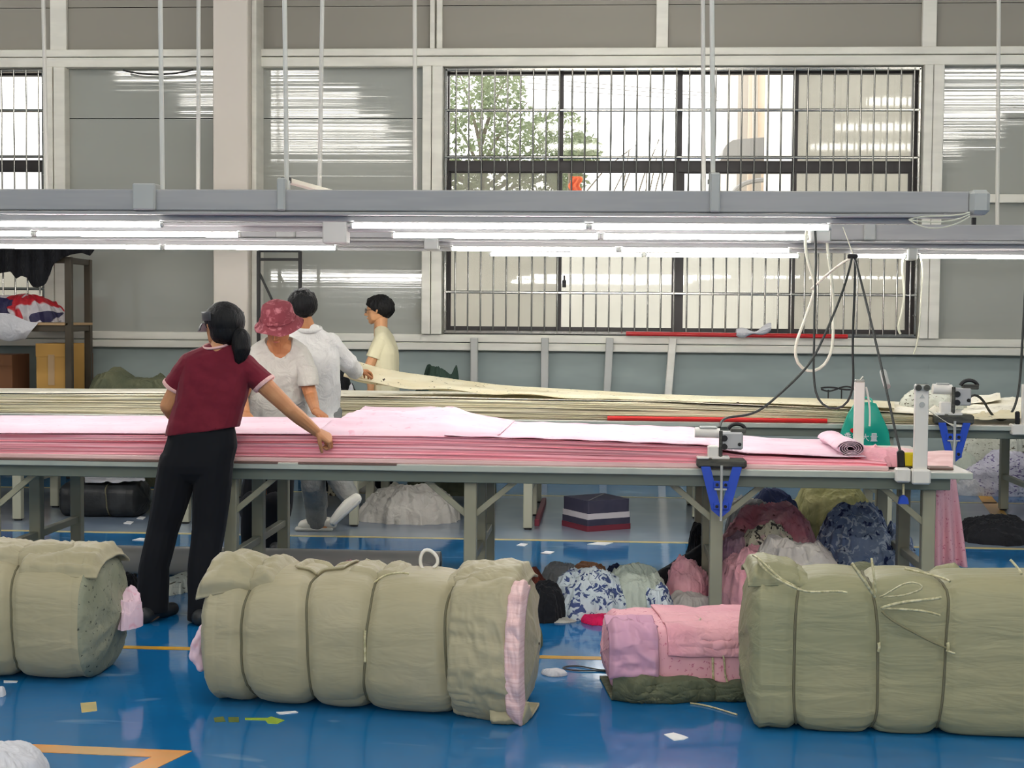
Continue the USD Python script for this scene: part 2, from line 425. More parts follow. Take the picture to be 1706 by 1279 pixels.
mat('white_sheer', (214, 208, 200), 0.75, 0.25, bump=0.5, bs=10, bd=0.045, bdist=0.9, alt=(200, 190, 184), sc=3, trans=0.25)
mat('white_cloth', (196, 192, 184), 0.85, 0.2, bump=0.5, bs=10, bd=0.045, bdist=0.9, alt=(186, 182, 174), sc=3)
mat('white_bright', (206, 206, 211), 0.8, 0.2, bump=0.5, bs=10, bd=0.045, bdist=0.9)
mat('sage_cloth', (196, 204, 190), 0.85, 0.2, bump=0.5, bs=10, bd=0.045, bdist=0.9, alt=(186, 194, 180), sc=3)
mat('grey_cloth', (128, 128, 128), 0.85, 0.2, bump=0.5, bs=10, bd=0.045, bdist=0.9)
mat('black_cloth', (24, 25, 30), 0.8, 0.25, bump=0.5, bs=10, bd=0.045, bdist=0.9, sheen=0.05)
mat('navy_cloth', (30, 38, 66), 0.85, 0.2, bump=0.5, bs=10, bd=0.045, bdist=0.9)
mat('brown_cloth', (118, 60, 46), 0.85, 0.2, bump=0.5, bs=10, bd=0.045, bdist=0.9, alt=(92, 44, 36), sc=6)
mat('tan_cloth', (150, 104, 74), 0.85, 0.2, bump=0.5, bs=10, bd=0.045, bdist=0.9)
mat('hot_pink', (224, 34, 94), 0.8, 0.2, bump=0.5, bs=10, bd=0.045, bdist=0.9)
mat('magenta_cloth', (150, 96, 176), 0.8, 0.2, bump=0.5, bs=10, bd=0.045, bdist=0.9)
mat('olive_sack', (118, 116, 72), 0.7, 0.3, bump=0.5, bs=10, bd=0.045, bdist=0.9, alt=(134, 130, 88), sc=4)
mat('olive_dark', (86, 92, 72), 0.7, 0.3, bump=0.5, bs=10, bd=0.045, bdist=0.9, alt=(104, 106, 82), sc=4)
mat('green_dark', (52, 70, 62), 0.8, 0.2, bump=0.5, bs=10, bd=0.045, bdist=0.9)
mat('black_bale', (34, 36, 38), 0.5, 0.4, alt=(48, 50, 52), sc=6, bump=0.3, bs=20, bd=0.01)
mat('roll_grey', (176, 172, 164), 0.5)
mat('roll_core', (96, 92, 86), 0.6)
mat('bag_navy', (52, 52, 72), 0.6, alt=(62, 60, 78), sc=6)
mat('bag_white', (196, 190, 194), 0.6)
mat('bag_maroon', (118, 44, 58), 0.6)
mat('red_paint', (214, 34, 34), 0.3, 0.5)
mat('red_dull', (186, 28, 30), 0.35, 0.5)
mat('machine_grey', (178, 178, 178), 0.35, 0.5)
mat('machine_white', (226, 222, 214), 0.35, 0.5)
mat('machine_dark', (84, 84, 76), 0.5, 0.4, alt=(60, 60, 56), sc=10, st=(1, 1, 6))
mat('bracket_blue', (38, 78, 190), 0.35, 0.5)
mat('yellow_paint', (220, 196, 20), 0.35, 0.5)
mat('bag_green', (26, 166, 142), 0.4, 0.5)
mat('cable_black', (48, 52, 50), 0.5)
mat('cable_white', (214, 214, 196), 0.5)
mat('rack_brown', (74, 66, 54), 0.5)
mat('rack_black', (44, 44, 44), 0.5)
mat('carton', (196, 152, 84), 0.8, 0.2)
mat('carton_dark', (128, 88, 62), 0.8, 0.2)
mat('board_wood', (186, 156, 118), 0.7)
mat('print_sack', (206, 200, 204), 0.5, 0.4, bump=0.5, bs=10, bd=0.045, bdist=0.9, dots=[((190, 34, 46), 2.6, 0.56, 0.58, (1, 1, 1.4), 0.3), ((44, 40, 78), 3.6, 0.62, 0.64, (1, 1, 2), 0.3)])
mat('paper_white', (230, 230, 230), 0.7)
mat('label_green', (150, 176, 60), 0.5)
mat('label_olive', (96, 110, 52), 0.5)
mat('tube_lit', (255, 255, 255), 0.4, emit=((255, 251, 246), TUBE))
mat('ceiling_diffuser', (240, 240, 235), 0.4, emit=((255, 250, 241), CEIL))
mat('ceiling_diffuser_dim', (240, 240, 235), 0.4, emit=((255, 250, 241), CEIL * 0.5))
mat('tube_off', (236, 232, 214), 0.4)
mat('leaf', (118, 132, 98), 0.6, 0.3, alt=(140, 150, 118), sc=6, trans=0.35)
mat('bark', (120, 112, 98), 0.9)
mat('yard_ground', (170, 165, 155), 0.9)
mat('yard_wall', (222, 219, 210), 0.9, alt=(214, 211, 202), sc=1.2)
mat('house_beige', (226, 208, 190), 0.9)
mat('house_grey', (188, 182, 174), 0.9)
mat('hood_grey', (150, 148, 146), 0.7)
mat('orange_cloth', (240, 110, 60), 0.8)

# ================================================================== the hall
YW = 13.68
XL, XR, YB, ZT = -10.5, 10.5, -9.0, 6.0
struct('floor', chbox((XL, YB, -0.1), (XR, YW + 0.02, 0.0)), 'floor_blue')
struct('ceiling', chbox((XL, YB, ZT), (XR, YW + 0.2, ZT + 0.1)), 'ceiling_white')
struct('wall_left', chbox((XL - 0.1, YB, -0.1), (XL, YW + 0.2, ZT)), 'wall_side')
struct('wall_right', chbox((XR, YB, -0.1), (XR + 0.1, YW + 0.2, ZT)), 'wall_side')
struct('wall_front', chbox((XL, YB - 0.1, -0.1), (XR, YB, ZT)), 'wall_side')
struct('floor_zone', chbox((XL + 0.01, 9.69, -0.0005), (XR - 0.01, 12.02, 0.0006)), 'floor_grey')


def wx(u, v=330): return PY(u, v, YW)[0]
def wz(v, u=853): return PY(u, v, YW)[2]


Z0 = wz(557)      # window sill
Z1 = wz(114)      # window head
WIN = [(wx(741), wx(1529)), (wx(81) - 4.55, wx(81))]
holes = unary_union([sbox(a, Z0, b, Z1) for a, b in WIN])
wb = thing('wall_back', kind='structure')
back = sbox(XL, -0.1, XR, ZT).difference(holes)
part(wb, 'backing', prism(back, YW + 0.055, YW + 0.16), 'wall_side')
STUDX = [wx(100, 40), wx(392, 40), wx(730, 40), wx(1103, 40), wx(1547, 40)]
rows = [1.25, 2.33, 3.37, 3.94, 4.425, 5.48, ZT]
for k, (za, zb) in enumerate(zip(rows, rows[1:])):
    xs = [XL] + STUDX + [XR]
    for xa, xb in zip(xs, xs[1:]):
        g = sbox(xa + 0.001, za + 0.003, xb - 0.001, zb - 0.003).difference(holes)
        for q in getattr(g, 'geoms', [g]):
            if q.area > 0.01:
                part(wb, 'wall_panel', prism(q, YW, YW + 0.05), 'wall_panel' if zb < 4.0 else 'wall_panel_shaded')
part(wb, 'lower_wall', chbox((XL, YW, 0), (XR, YW + 0.055, 1.155)), 'wall_low')
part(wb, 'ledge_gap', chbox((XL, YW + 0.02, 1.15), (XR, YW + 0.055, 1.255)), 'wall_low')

# horizontal girts (each a pair of channels) and posts
T = 0
def trim(m, mt='trim_white'):
    global T; T += 1
    return struct(f'trim_{T}', m, mt)
zt_, zm_, zb_ = wz(83), wz(96), wz(113)
trim(chbox((XL, YW - 0.10, zm_ + 0.004), (XR, YW, zt_), 0.006))
trim(chbox((XL, YW - 0.10, zb_), (XR, YW, zm_ - 0.004), 0.006))
lt, lm, lb = PY(853, 557.5, YW)[2], PY(853, 571, YW)[2], PY(853, 584, YW)[2]
for xa, xb in ((XL, STUDX[1] - 0.16), (STUDX[1] + 0.2, XR)):
    trim(chbox((xa, YW - 0.08, lm + 0.003), (xb, YW, lt), 0.006))
    trim(chbox((xa, YW - 0.08, lb), (xb, YW, lm - 0.003), 0.006))
for u, w in ((100, 0.16), (733, 0.055), (1103, 0.11), (1547, 0.13)):
    x = wx(u, 40); trim(chbox((x - w / 2, YW - 0.05, zt_), (x + w / 2, YW, ZT), 0.004))
x = wx(722, 40); trim(chbox((x - 0.022, YW - 0.09, zt_), (x + 0.022, YW, ZT), 0.004))
for ua, ub, s in ((82, 117, 0), (706, 739, 1), (1531, 1564, 1)):
    xa, xb = wx(ua), wx(ub); d_ = 0.14
    xm = xa + (xb - xa) * 0.45
    trim(chbox((xa, YW - d_, lt), (xm - 0.003, YW, zb_), 0.005))
    trim(chbox((xm + 0.003, YW - d_ + 0.012, lt), (xb, YW, zb_), 0.005))
# the wide boxed column
cxa, cxb = PY(355, 330, YW - 0.42)[0], PY(413, 330, YW - 0.42)[0]
trim(chbox((cxa, YW - 0.42, 0), (cxb, YW, ZT), 0.008), 'column_white')
trim(chbox((cxb + 0.002, YW - 0.30, 0), (cxb + 0.05, YW, ZT), 0.006), 'trim_white')
for xa, xb in ((wx(118), STUDX[1] - .16), (STUDX[1] + .2, wx(705)), (wx(1565), XR)):
    trim(chbox((xa, YW - .07, wz(336)), (xb, YW, wz(322)), .005))
# legs of the sill: posts that run from the sill to the floor
for u0, u1 in ((790, 790), (908, 907), (1016, 1011), (1121, 1113)):
    a, b = PY(u0, 566, YW - 0.11), PY(u1, 660, YW - 0.11)
    k = (b - a) / (a[2] - b[2]); foot = b + k * b[2]
    trim(beam(a + np.array([0, 0, 0.02]), foot, 0.07, 0.05, 0.006, upv=(0, 1, 0)), 'trim_white' if u0 > 1100 else 'wall_side')


# ------------------------------------------------------------------ windows
def window(name, xa, xb, mull, milky, first):
    w = thing(name, kind='structure')
    ya, yb = YW + 0.03, YW + 0.11
    ztr0, ztr1 = wz(285), wz(267)
    f = sbox(xa, Z0, xb, Z1).difference(unary_union([sbox(xa + 0.035, ztr1, xb - 0.055, Z1 - 0.05), sbox(xa + 0.035, Z0 + 0.04, xb - 0.055, ztr0)]))
    part(w, 'frame', prism(f, ya, yb), 'frame_dark')
    edges = [xa + 0.035] + mull + [xb - 0.055]
    for x in mull:
        part(w, 'mullion', chbox((x - 0.024, ya + 0.005, ztr1), (x + 0.024, yb - 0.005, Z1 - 0.05)), 'frame_dark')
    for k, (x0, x1) in enumerate(zip(edges, edges[1:])):
        part(w, 'pane', chbox((x0, ya + 0.04, ztr1), (x1, ya + 0.046, Z1 - 0.05)), 'glass_milky' if milky[k] == 2 else 'glass_clear')
        dy = 0.0 if k % 2 else 0.03
        s0, s1 = x0 - 0.0, x1 + 0.0
        fr = 0.055 if k in (1, 2) else 0.035
        q = sbox(s0, Z0 + 0.04, s1, ztr0).difference(sbox(s0 + (0.02 if k != 2 else fr), Z0 + 0.075, s1 - (fr if k == 1 else 0.03), ztr0 - 0.012))
        ss = part(w, 'sash', prism(q, ya + 0.01 + dy, ya + 0.035 + dy), 'frame_dark')
        part(ss, 'pane', chbox((s0 + 0.015, ya + 0.02 + dy, Z0 + 0.07), (s1 - 0.02, ya + 0.026 + dy, ztr0)), 'glass_milky' if milky[k] else 'glass_clear')
    if first:
        x = edges[1] + 0.03
        part(w, 'latch', cat_([chbox((x, ya - 0.03, wz(478)), (x + 0.035, ya + 0.02, wz(466)), 0.004), chbox((x + 0.01, ya - 0.05, wz(470)), (x + 0.025, ya - 0.02, wz(458)), 0.003)]), 'black')
    return w


window('window_1', WIN[0][0], WIN[0][1], [wx(933), wx(1131), wx(1324)], [1, 0, 0, 2], True)
a0, b0 = WIN[1]
window('window_2', a0, b0, [b0 - 3.42, b0 - 2.28, b0 - 1.14], [1, 0, 1, 1], False)


def grille(label, xa, xb, x0, step):
    g = thing('window_grille', label, 'window grille', ((xa + xb) / 2, YW - 0.07, Z0))
    y = YW - 0.07; zt, zb = wz(117), wz(553.5)
    r = 0.0085
    for v in (118, 185.5, 263, 487, 553):
        z = wz(v); part(g, 'cross_rail', beam((xa, y, z), (xb, y, z), 0.03, 0.034 if v not in (185.5, 263, 487) else 0.026, 0.006), 'steel')
    n = 0; x = x0
    while x < xb - 0.03:
        if x > xa + 0.02:
            part(g, 'bar', tube([(x, y - 0.012, zb), (x, y - 0.012, zt)], r, 8), 'steel', smooth=40); n += 1
        x += step
    for x in (xa + 0.012, xb - 0.012):
        part(g, 'side_rail', beam((x, y, zb), (x, y, zt), 0.024, 0.03, 0.004, upv=(0, 1, 0)), 'steel')
        for v in (140, 186, 222, 262, 294, 440, 487, 520):
            part(g, 'bolt', beam((x, y - 0.02, wz(v)), (x, y + 0.085, wz(v)), 0.012, 0.012, 0.003), 'bolt')


SP = (wx(1505) - wx(760)) / 34.5
grille('bright steel bar grille across the wide four-bay window', WIN[0][0] + 0.005, WIN[0][1] - 0.005, wx(760.5), SP)
grille('steel bar grille of the window at the left edge above the rack', a0 + 0.005, b0 - 0.005, b0 - 0.06 - SP * 38, SP)

# ------------------------------------------------------------------ the yard outside
struct('yard_ground', chbox((-40, YW + 0.3, -0.35), (40, 75, -0.3)), 'yard_ground')
yw = 17.6
zt = PY(900, 404, yw)[2]
solo('yard_wall', chbox((-14, yw, -0.3), (PY(1326, 300, yw)[0], yw + 0.2, zt), 0.01), 'yard_wall', 'cream rendered yard wall seen low behind the window bars', 'wall')
hb = thing('yard_house', 'tall plain cream building filling the right bay of the window', 'building', (PY(1500, 300, 17.4)[0], 17.4, -0.3))
xa, xb = PY(1327, 300, 17.4)[0], 13.0
part(hb, 'wall', chbox((xa, 17.4, -0.3), (xb, 21, 7.5)), 'yard_wall')
for k in range(14):
    x = xa + 0.16 + k * 0.36; part(hb, 'cladding_rib', chbox((x - 0.012, 17.385, -0.3), (x + 0.012, 17.4, 7.5)), 'yard_wall')
y2 = 23.0
bh = thing('beige_house', 'narrow pinkish beige house front beyond the third window bay', 'building', (PY(1290, 300, y2)[0], y2, -0.3))
part(bh, 'wall', chbox((PY(1247, 200, y2)[0], y2, -0.3), (PY(1330, 200, y2)[0] + 0.6, y2 + 4, 8.5)), 'house_beige')
part(bh, 'side_wall', chbox((PY(1247, 200, y2)[0] - 0.16, y2 + 0.1, -0.3), (PY(1247, 200, y2)[0], y2 + 4, 8.5)), 'house_grey')
part(bh, 'drain_pipe', tube([PY(1258, 100, y2 - 0.06), PY(1258, 250, y2 - 0.06), PY(1258, 420, y2 - 0.06)], 0.045, 8), 'house_grey')
mh = thing('loader', 'grey hooded loader with a slanting arm parked beyond the third window bay', 'machine', (PY(1250, 300, 21.4)[0], 21.4, -0.3))
hz = [(1203, 263), (1205, 250), (1211, 240), (1222, 233), (1240, 231), (1284, 228), (1284, 263)]
part(mh, 'hood', prism([tuple(PY(u, v, 21.4)[[0, 2]]) for u, v in hz], 21.4, 22.4), 'hood_grey')
part(mh, 'arm', prism([tuple(PY(u, v, 21.2)[[0, 2]]) for u, v in [(1303, 120), (1318, 120), (1300, 268), (1283, 268)]], 21.2, 21.39), 'hood_grey')
part(mh, 'hose', tube(spline([PY(1222, 322, 21.3), PY(1236, 308, 21.3), PY(1260, 301, 21.3), PY(1292, 297, 21.3)], 14), 0.035, 6), 'hood_grey')
part(mh, 'body', chbox(PY(1203, 330, 21.4) * [1, 1, 0] + [0, 0, -0.3], PY(1296, 330, 21.4) + [0, 1.2, 0], 0.03), 'house_grey')
part(mh, 'mast', beam(PY(1262, 262, 21.9), PY(1262, 332, 21.9), 0.1, 0.1, 0.01, upv=(0, 1, 0)), 'house_grey')

rng = random.Random(5)
tr = thing('yard_tree', 'pale green leafy tree seen through the first window bays', 'tree', (PY(810, 300, 21)[0], 21, -0.3))
base = PY(806, 420, 21); base[2] = -0.3
trunkm = [tube([base, base + [0.05, 0, 1.6], PY(806, 330, 21), PY(800, 230, 21), PY(806, 130, 21)], [0.08, 0.06, 0.045, 0.03, 0.015], 7)]
for (u0, v0, u1, v1) in ((804, 300, 740, 180), (803, 280, 880, 170), (802, 240, 850, 120), (805, 320, 960, 215), (806, 330, 985, 260), (803, 260, 760, 110), (804, 340, 700, 260), (806, 345, 920, 300)):
    a, b = PY(u0, v0, 21), PY(u1, v1, 21 + rng.uniform(-.6, .6)); m_ = (a + b) / 2 + [0, 0, 0.12]
    trunkm.append(tube(spline([a, m_, b], 8), np.linspace(0.035, 0.008, 8), 5))
part(tr, 'trunk', trunkm[0], 'bark'); [part(tr, 'branch', t_, 'bark') for t_ in trunkm[1:]]
LV, LF = [], []
env = [(700, 250, 70, 110), (765, 160, 52, 55), (800, 230, 80, 62), (835, 150, 40, 40), (870, 235, 65, 58), (930, 225, 50, 48), (965, 250, 34, 24), (790, 300, 75, 35), (905, 290, 60, 25), (745, 300, 60, 40), (945, 300, 30, 30)]
nl = 0
while nl < 7000:
    e = rng.choice(env); th, rr = rng.uniform(0, 6.283), math.sqrt(rng.random())
    u, v = e[0] + e[2] * rr * math.cos(th), e[1] + e[3] * rr * math.sin(th)
    c = PY(u, v, 21 + rng.uniform(-0.9, 0.9)); s = rng.uniform(0.03, 0.07)
    d1 = np.array([rng.gauss(0, 1), rng.gauss(0, 1), rng.gauss(-.4, .8)]); d1 /= np.linalg.norm(d1)
    d2 = np.cross(d1, [rng.gauss(0, 1), rng.gauss(0, 1), rng.gauss(0, 1)]); d2 /= np.linalg.norm(d2)
    k = len(LV); LV += [c, c + d1 * s + d2 * s * .42, c + d1 * 2 * s, c + d1 * s - d2 * s * .42]; LF += [[k, k + 1, k + 2], [k, k + 2, k + 3]]; nl += 1
part(tr, 'foliage', (np.array(LV), np.array(LF)), 'leaf', smooth=False, kind='stuff')
tw = thing('bare_shrub', 'bare thin twigs of a shrub outside the second window bay', 'shrub', (PY(1060, 330, 19.5)[0], 19.5, -0.3))
for (a, b) in (((1036, 325), (1050, 240)), ((1060, 330), (1098, 232)), ((1080, 330), (1094, 262)), ((1044, 300), (1062, 252)), ((1075, 330), (1078, 285)), ((1100, 325), (1112, 285)), ((1030, 262), (1062, 240)), ((1090, 325), (1112, 245)), ((1020, 322), (1036, 292))):
    p0 = PY(*a, 19.5); p0[2] = -0.3
    part(tw, 'twig', tube(spline([p0, PY(*a, 19.5), PY(*b, 19.5)], 9), np.linspace(0.022, 0.008, 9), 5), 'bark')
of = thing('orange_flag', 'small orange cloth flag behind the bars of the second bay', 'flag', (PY(958, 310, 19)[0], 19, -0.3))
fx = np.array([[PY(u + 3 * math.sin(v * .3), v, 19 + 0.04 * math.sin(u * .7 + v * .2)) for v in np.linspace(294, 324, 8)] for u in np.linspace(949, 968, 8)])
part(of, 'cloth', sheet(fx, 0.01), 'orange_cloth', smooth=True)
p0 = PY(948, 300, 19); part(of, 'pole', tube([p0 * [1, 1, 0] + [0, 0, -.3], p0 + [0, 0, .1]], 0.015, 6), 'bark')
for v0, v1 in ((134, 150), (142, 156), (151, 163)):
    solo('overhead_wire', tube(spline([PY(-400, v0 - 50, 40), PY(930, v0, 40), PY(1120, v1, 40), PY(2300, v1 + 30, 40)], 20), 0.012, 5), 'hood_grey',
         'thin grey overhead wire crossing the white sky outside', 'wire', 'overhead wires outside the window')


# ------------------------------------------------------------------ floor lines
def tape(name, uv, mt, label, z=0.0016):
    pts = [PZ(u, v, 0)[:2] for u, v in uv]
    m = trimesh.creation.extrude_polygon(Polygon(pts), z, engine='earcut')
    return solo(name, m, mt, label, 'floor marking')


def line(ya, w, x0, x1, mt, label):
    solo('floor_line', chbox((x0, ya - w / 2, 0), (x1, ya + w / 2, 0.0016)), mt, label, 'floor marking')


line(6.34, 0.055, XL + .1, PZ(1010, 1098)[0], 'line_yellow', 'yellow painted floor line passing between the front bales')
line(9.66, 0.06, XL + .1, XR - .1, 'line_faded', 'faded yellow floor line in front of the far table')
line(12.06, 0.06, XL + .1, XR - .1, 'line_faded', 'faded pale floor line behind the far table near the wall')
tape('floor_line', [(-60, 1236), (60, 1240), (320, 1251), (262, 1279), (230, 1300), (175, 1300), (253, 1261), (40, 1252), (-60, 1248)], 'line_orange', 'orange painted floor corner mark at the lower left')
tape('floor_line', [(1627, 822), (1648, 822), (1672, 850), (1690, 872), (1662, 872), (1640, 842)], 'line_yellow', 'short slanting yellow floor stripe below the floral heap')


# ------------------------------------------------------------------ light rails with tubes, rods
ZTR = (2.045, 2.155)
RAILS = [('A', 7.42, -6.5, None, 1612), ('B', 8.36, -6.5, None, 1384), ('C', 10.02, -7.5, 8.5, None), ('D', 10.86, -7.5, 8.5, None)]
lab = {'A': 'grey metal light rail nearest the camera, ending in a box at right', 'B': 'grey light rail just behind the nearest one, over the pink stack',
       'C': 'long grey light rail over the front edge of the cream table', 'D': 'rearmost grey light rail, over the back of the cream table'}
RY = {}
for k, y, x0, x1, ue in RAILS:
    if ue: x1 = PY(ue, 336, y)[0]
    RY[k] = y
    r = thing('light_rail', lab[k], 'light rail', (0, y, ZTR[0]))
    part(r, 'channel', chbox((x0, y - 0.035, ZTR[0]), (x1, y + 0.06, ZTR[1]), 0.006), 'tray')
    part(r, 'lip', chbox((x0, y - 0.045, ZTR[0] - 0.022), (x1, y + 0.07, ZTR[0] - 0.004), 0.004), 'tray')
    part(r, 'lower_channel', chbox((x0, y + 0.0, ZTR[0] - 0.05), (x1 - 0.25, y + 0.045, ZTR[0] - 0.022), 0.003), 'tray')
    for u, w, za, zb in {'A': ((245, .06, -.0, .03), (472, .022, .0, .06), (1190, .026, -.0, .09)), 'B': ((560, .07, -.12, .02), (1366, .06, -.1, .03)), 'C': ((478, .07, .0, .03), (1448, .04, .0, .02), (720, .05, -.08, .0)), 'D': ((1520, .035, -.1, .02),)}[k]:
        xx = PY(u, 336, y)[0]
        part(r, 'coupling', chbox((xx - w, y - 0.06, ZTR[0] + za), (xx + w, y + 0.075, ZTR[1] + zb), 0.008), 'tray_box')
    if k == 'A':
        part(r, 'end_box', chbox((x1, y - 0.06, ZTR[0] - 0.005), (x1 + 0.1, y + 0.08, ZTR[1] + 0.008), 0.02), 'tray_box')
        for s in range(3):
            part(r, 'loose_wire', tube(spline([(x1, y - .05, 2.05 - .01 * s), (x1 - .06, y - .06, 2.035 - .02 * s), (x1 - .16, y - .055, 2.03 - .03 * s), (x1 - .3, y - .05, 2.012)], 12), 0.004, 5), 'cable_white')


def lamp(k, ua, ub, v, label, lit=True):
    y = RY[k]; a, b = PY(ua, v, y), PY(ub, v, y)
    z = 1.973
    t = thing('tube_lamp', label, 'tube lamp', ((a[0] + b[0]) / 2, y, z))
    part(t, 'tube', tube([(a[0] + .012, y, z), (b[0] - .012, y, z)], 0.0135, 10), 'tube_lit')
    part(t, 'end_cap', tube([(a[0], y, z), (a[0] + .014, y, z)], 0.0142, 10), 'tray_box')
    part(t, 'end_cap', tube([(b[0] - .014, y, z), (b[0], y, z)], 0.0142, 10), 'tray_box')
    part(t, 'holder', chbox((a[0] + .02, y - .007, z + .0115), (b[0] - .02, y + .007, z + .0215), .001), 'tray')


L_ = 1.235
def W(k, u): return PY(u, 370, RY[k])[0]
lamp('A', -127, 272, 354, 'lit tube lamp ending at the left third on the nearest rail')
lamp('A', 583, 981, 356, 'lit tube lamp left of the joint on the nearest rail over the pink stack')
lamp('A', 982, 1385, 357, 'lit tube lamp right of the joint on the nearest rail over the cutter')
lamp('B', -300, 56, 367, 'lit tube lamp on the second rail at the left picture edge')
lamp('B', 58, 401, 369, 'lit tube lamp on the second rail ending near the column')
lamp('B', 652, 1000, 373, 'lit tube lamp on the second rail, left one of the middle pair')
lamp('B', 1002, 1348, 376, 'lit tube lamp on the second rail ending at the cable box')
lamp('C', -20, 270, 407, 'lit tube lamp on the third rail over the black draped cloth')
lamp('C', 272, 562, 405, 'lit tube lamp on the third rail crossing the wide column')
lamp('C', 750, 1030, 404, 'lit tube lamp on the third rail at the left of the barred window')
lamp('C', 1032, 1318, 405, 'lit tube lamp on the third rail in front of the window middle')
lamp('D', 815, 1072, 410, 'lit tube lamp on the rearmost rail, window left half')
lamp('D', 1074, 1333, 411, 'lit tube lamp on the rearmost rail, window right half')
lamp('D', 1414, 1511, 415, 'short lit tube lamp on the rearmost rail right of the hanging cables')
lamp('D', 1529, 1790, 416, 'lit tube lamp on the rearmost rail at the right picture edge')
# a spare tube fixture lying across two rails
a = PY(475, 303, 7.5); b = PY(560, 326, 8.3); a[2] = 2.215; b[2] = 2.21
sp = thing('spare_lamp', 'unlit white lamp bar with a black end lying across the rails', 'lamp', a)
t_ = (b - a) / np.linalg.norm(b - a)
part(sp, 'bar', beam(a + t_ * .03, b, 0.045, 0.026, 0.004), 'tube_off'); part(sp, 'end_cap', beam(a - t_ * .004, a + t_ * .03, 0.05, 0.03, 0.003), 'black')
part(sp, 'bracket', chbox(a - [.02, .005, .055], a + [.02, .02, -.012]), 'tray_box'); part(sp, 'bracket', chbox(b - [.02, .02, .055], b + [.02, .0, -.012]), 'tray_box')
for u, v, k in ((1622, 378, 'C'), ):
    p = PY(u, v, RY[k] + .01); solo('clip', chbox(p * [1, 1, 0] + [-.014, -.015, 2.153], p * [1, 1, 0] + [.014, .015, 2.205], .003), 'black', 'small black clip standing on the third rail at right', 'clip')
RODS = [('A', 267, 271, 'second from left'), ('A', 474, 478, 'above the spare black-ended lamp'), ('A', 1186, 1188, 'right one of the pair before the third window bay'), ('B', 331, 330, 'just left of the wide column'),
        ('B', 537, 532, 'right of the spare lamp'), ('B', 1171, 1173, 'left one of the pair before the third window bay'), ('C', 72, 79, 'leftmost, before the barred window'), ('C', 691, 692, 'left of the barred window jamb'), ('D', 1664, 1663, 'rightmost, before the plain panels')]
for k, u0, u1, s in RODS:
    y = RY[k]; a, b = PY(u0, 0, y), PY(u1, 318, y); b[2] = 2.155
    top = b + (a - b) * ((ZT - b[2]) / (a[2] - b[2]))
    solo('hanging_rod', tube([b, top], 0.0125 if y < 9 else 0.015, 8), 'rod', f'thin white hanging rod, {s}', 'rod', smooth=40)
u = 1187; p = PY(u, 300, RY['A'])
solo('rod_clamp', cat_([tube([(p[0], p[1], 2.155), (p[0], p[1], 2.25)], 0.02, 10), tube([(p[0], p[1], 2.19), (p[0], p[1], 2.215)], 0.026, 10)]), 'bolt', 'metal clamp on the foot of the rod before the third bay', 'clamp')
# rails of the tables behind the camera: the same rails, whose light and reflections reach this wall
for i, (x, y) in enumerate(BACK_RAILS):
    solo('rear_light_rail', chbox((x - 4.6, y - .05, 2.02), (x + 4.6, y + .06, 2.13), .006), 'tray', 'grey light rail over the tables behind the camera', 'light rail', 'light rails behind the camera')
    for sx in (-4, 4):
        solo('rear_hanging_rod', tube([(x + sx, y, 2.12), (x + sx, y, ZT)], 0.0125, 8), 'rod', 'thin white rod of a light rail behind the camera', 'rod', 'rods behind the camera')
for i, (x, y) in enumerate(CEIL_POS):
    t = thing('ceiling_lamp', 'long ceiling lamp hanging high in the hall', 'ceiling lamp', (x, y, 5.5), 'ceiling lamps')
    part(t, 'housing', chbox((x - 1.7, y - .1, 5.52), (x + 1.7, y + .1, 5.58), .01), 'tray_box')
    part(t, 'diffuser', chbox((x - 1.66, y - .08, 5.4), (x + 1.66, y + .08, 5.519), .01), 'ceiling_diffuser' if y < 4.5 else 'ceiling_diffuser_dim')
    for sx in (-1.2, 1.2): part(t, 'suspension', tube([(x + sx, y, 5.58), (x + sx, y, ZT)], .01, 6), 'rod')


# ------------------------------------------------------------------ rack, boxes and things along the back wall at left
yr = 12.75
rk = thing('storage_rack', 'brown steel storage rack with a board shelf at the left wall', 'rack', (PY(115, 500, yr)[0], yr, 0))
ztop, zsh = PY(115, 428, yr)[2], PY(115, 540, yr)[2]
xf = PY(115, 500, yr)[0]; xr = PY(147, 500, yr + .62)[0]
for (x, y) in ((xf, yr), (xr, yr + .62), (xf - 2.3, yr), (xf - 2.3, yr + .62)):
    part(rk, 'post', chbox((x - .03, y - .03, 0), (x + .03, y + .03, ztop), .004), 'rack_brown')
for z in (ztop - .03, zsh - .04, .42):
    part(rk, 'cross_bar', beam((xf, yr, z), (xr, yr + .62, z), .035, .055, .003), 'rack_brown')
    part(rk, 'cross_bar', beam((xf - 2.3, yr, z), (xf, yr, z), .035, .055, .003), 'rack_brown')
part(rk, 'shelf_board', chbox((xf - 2.35, yr - .03, zsh - .012), (xf + .0, yr + .6, zsh + .012), .003), 'board_wood')
part(rk, 'shelf_board', chbox((xf - 2.35, yr - .03, .44), (xf + .0, yr + .6, .465), .003), 'board_wood')
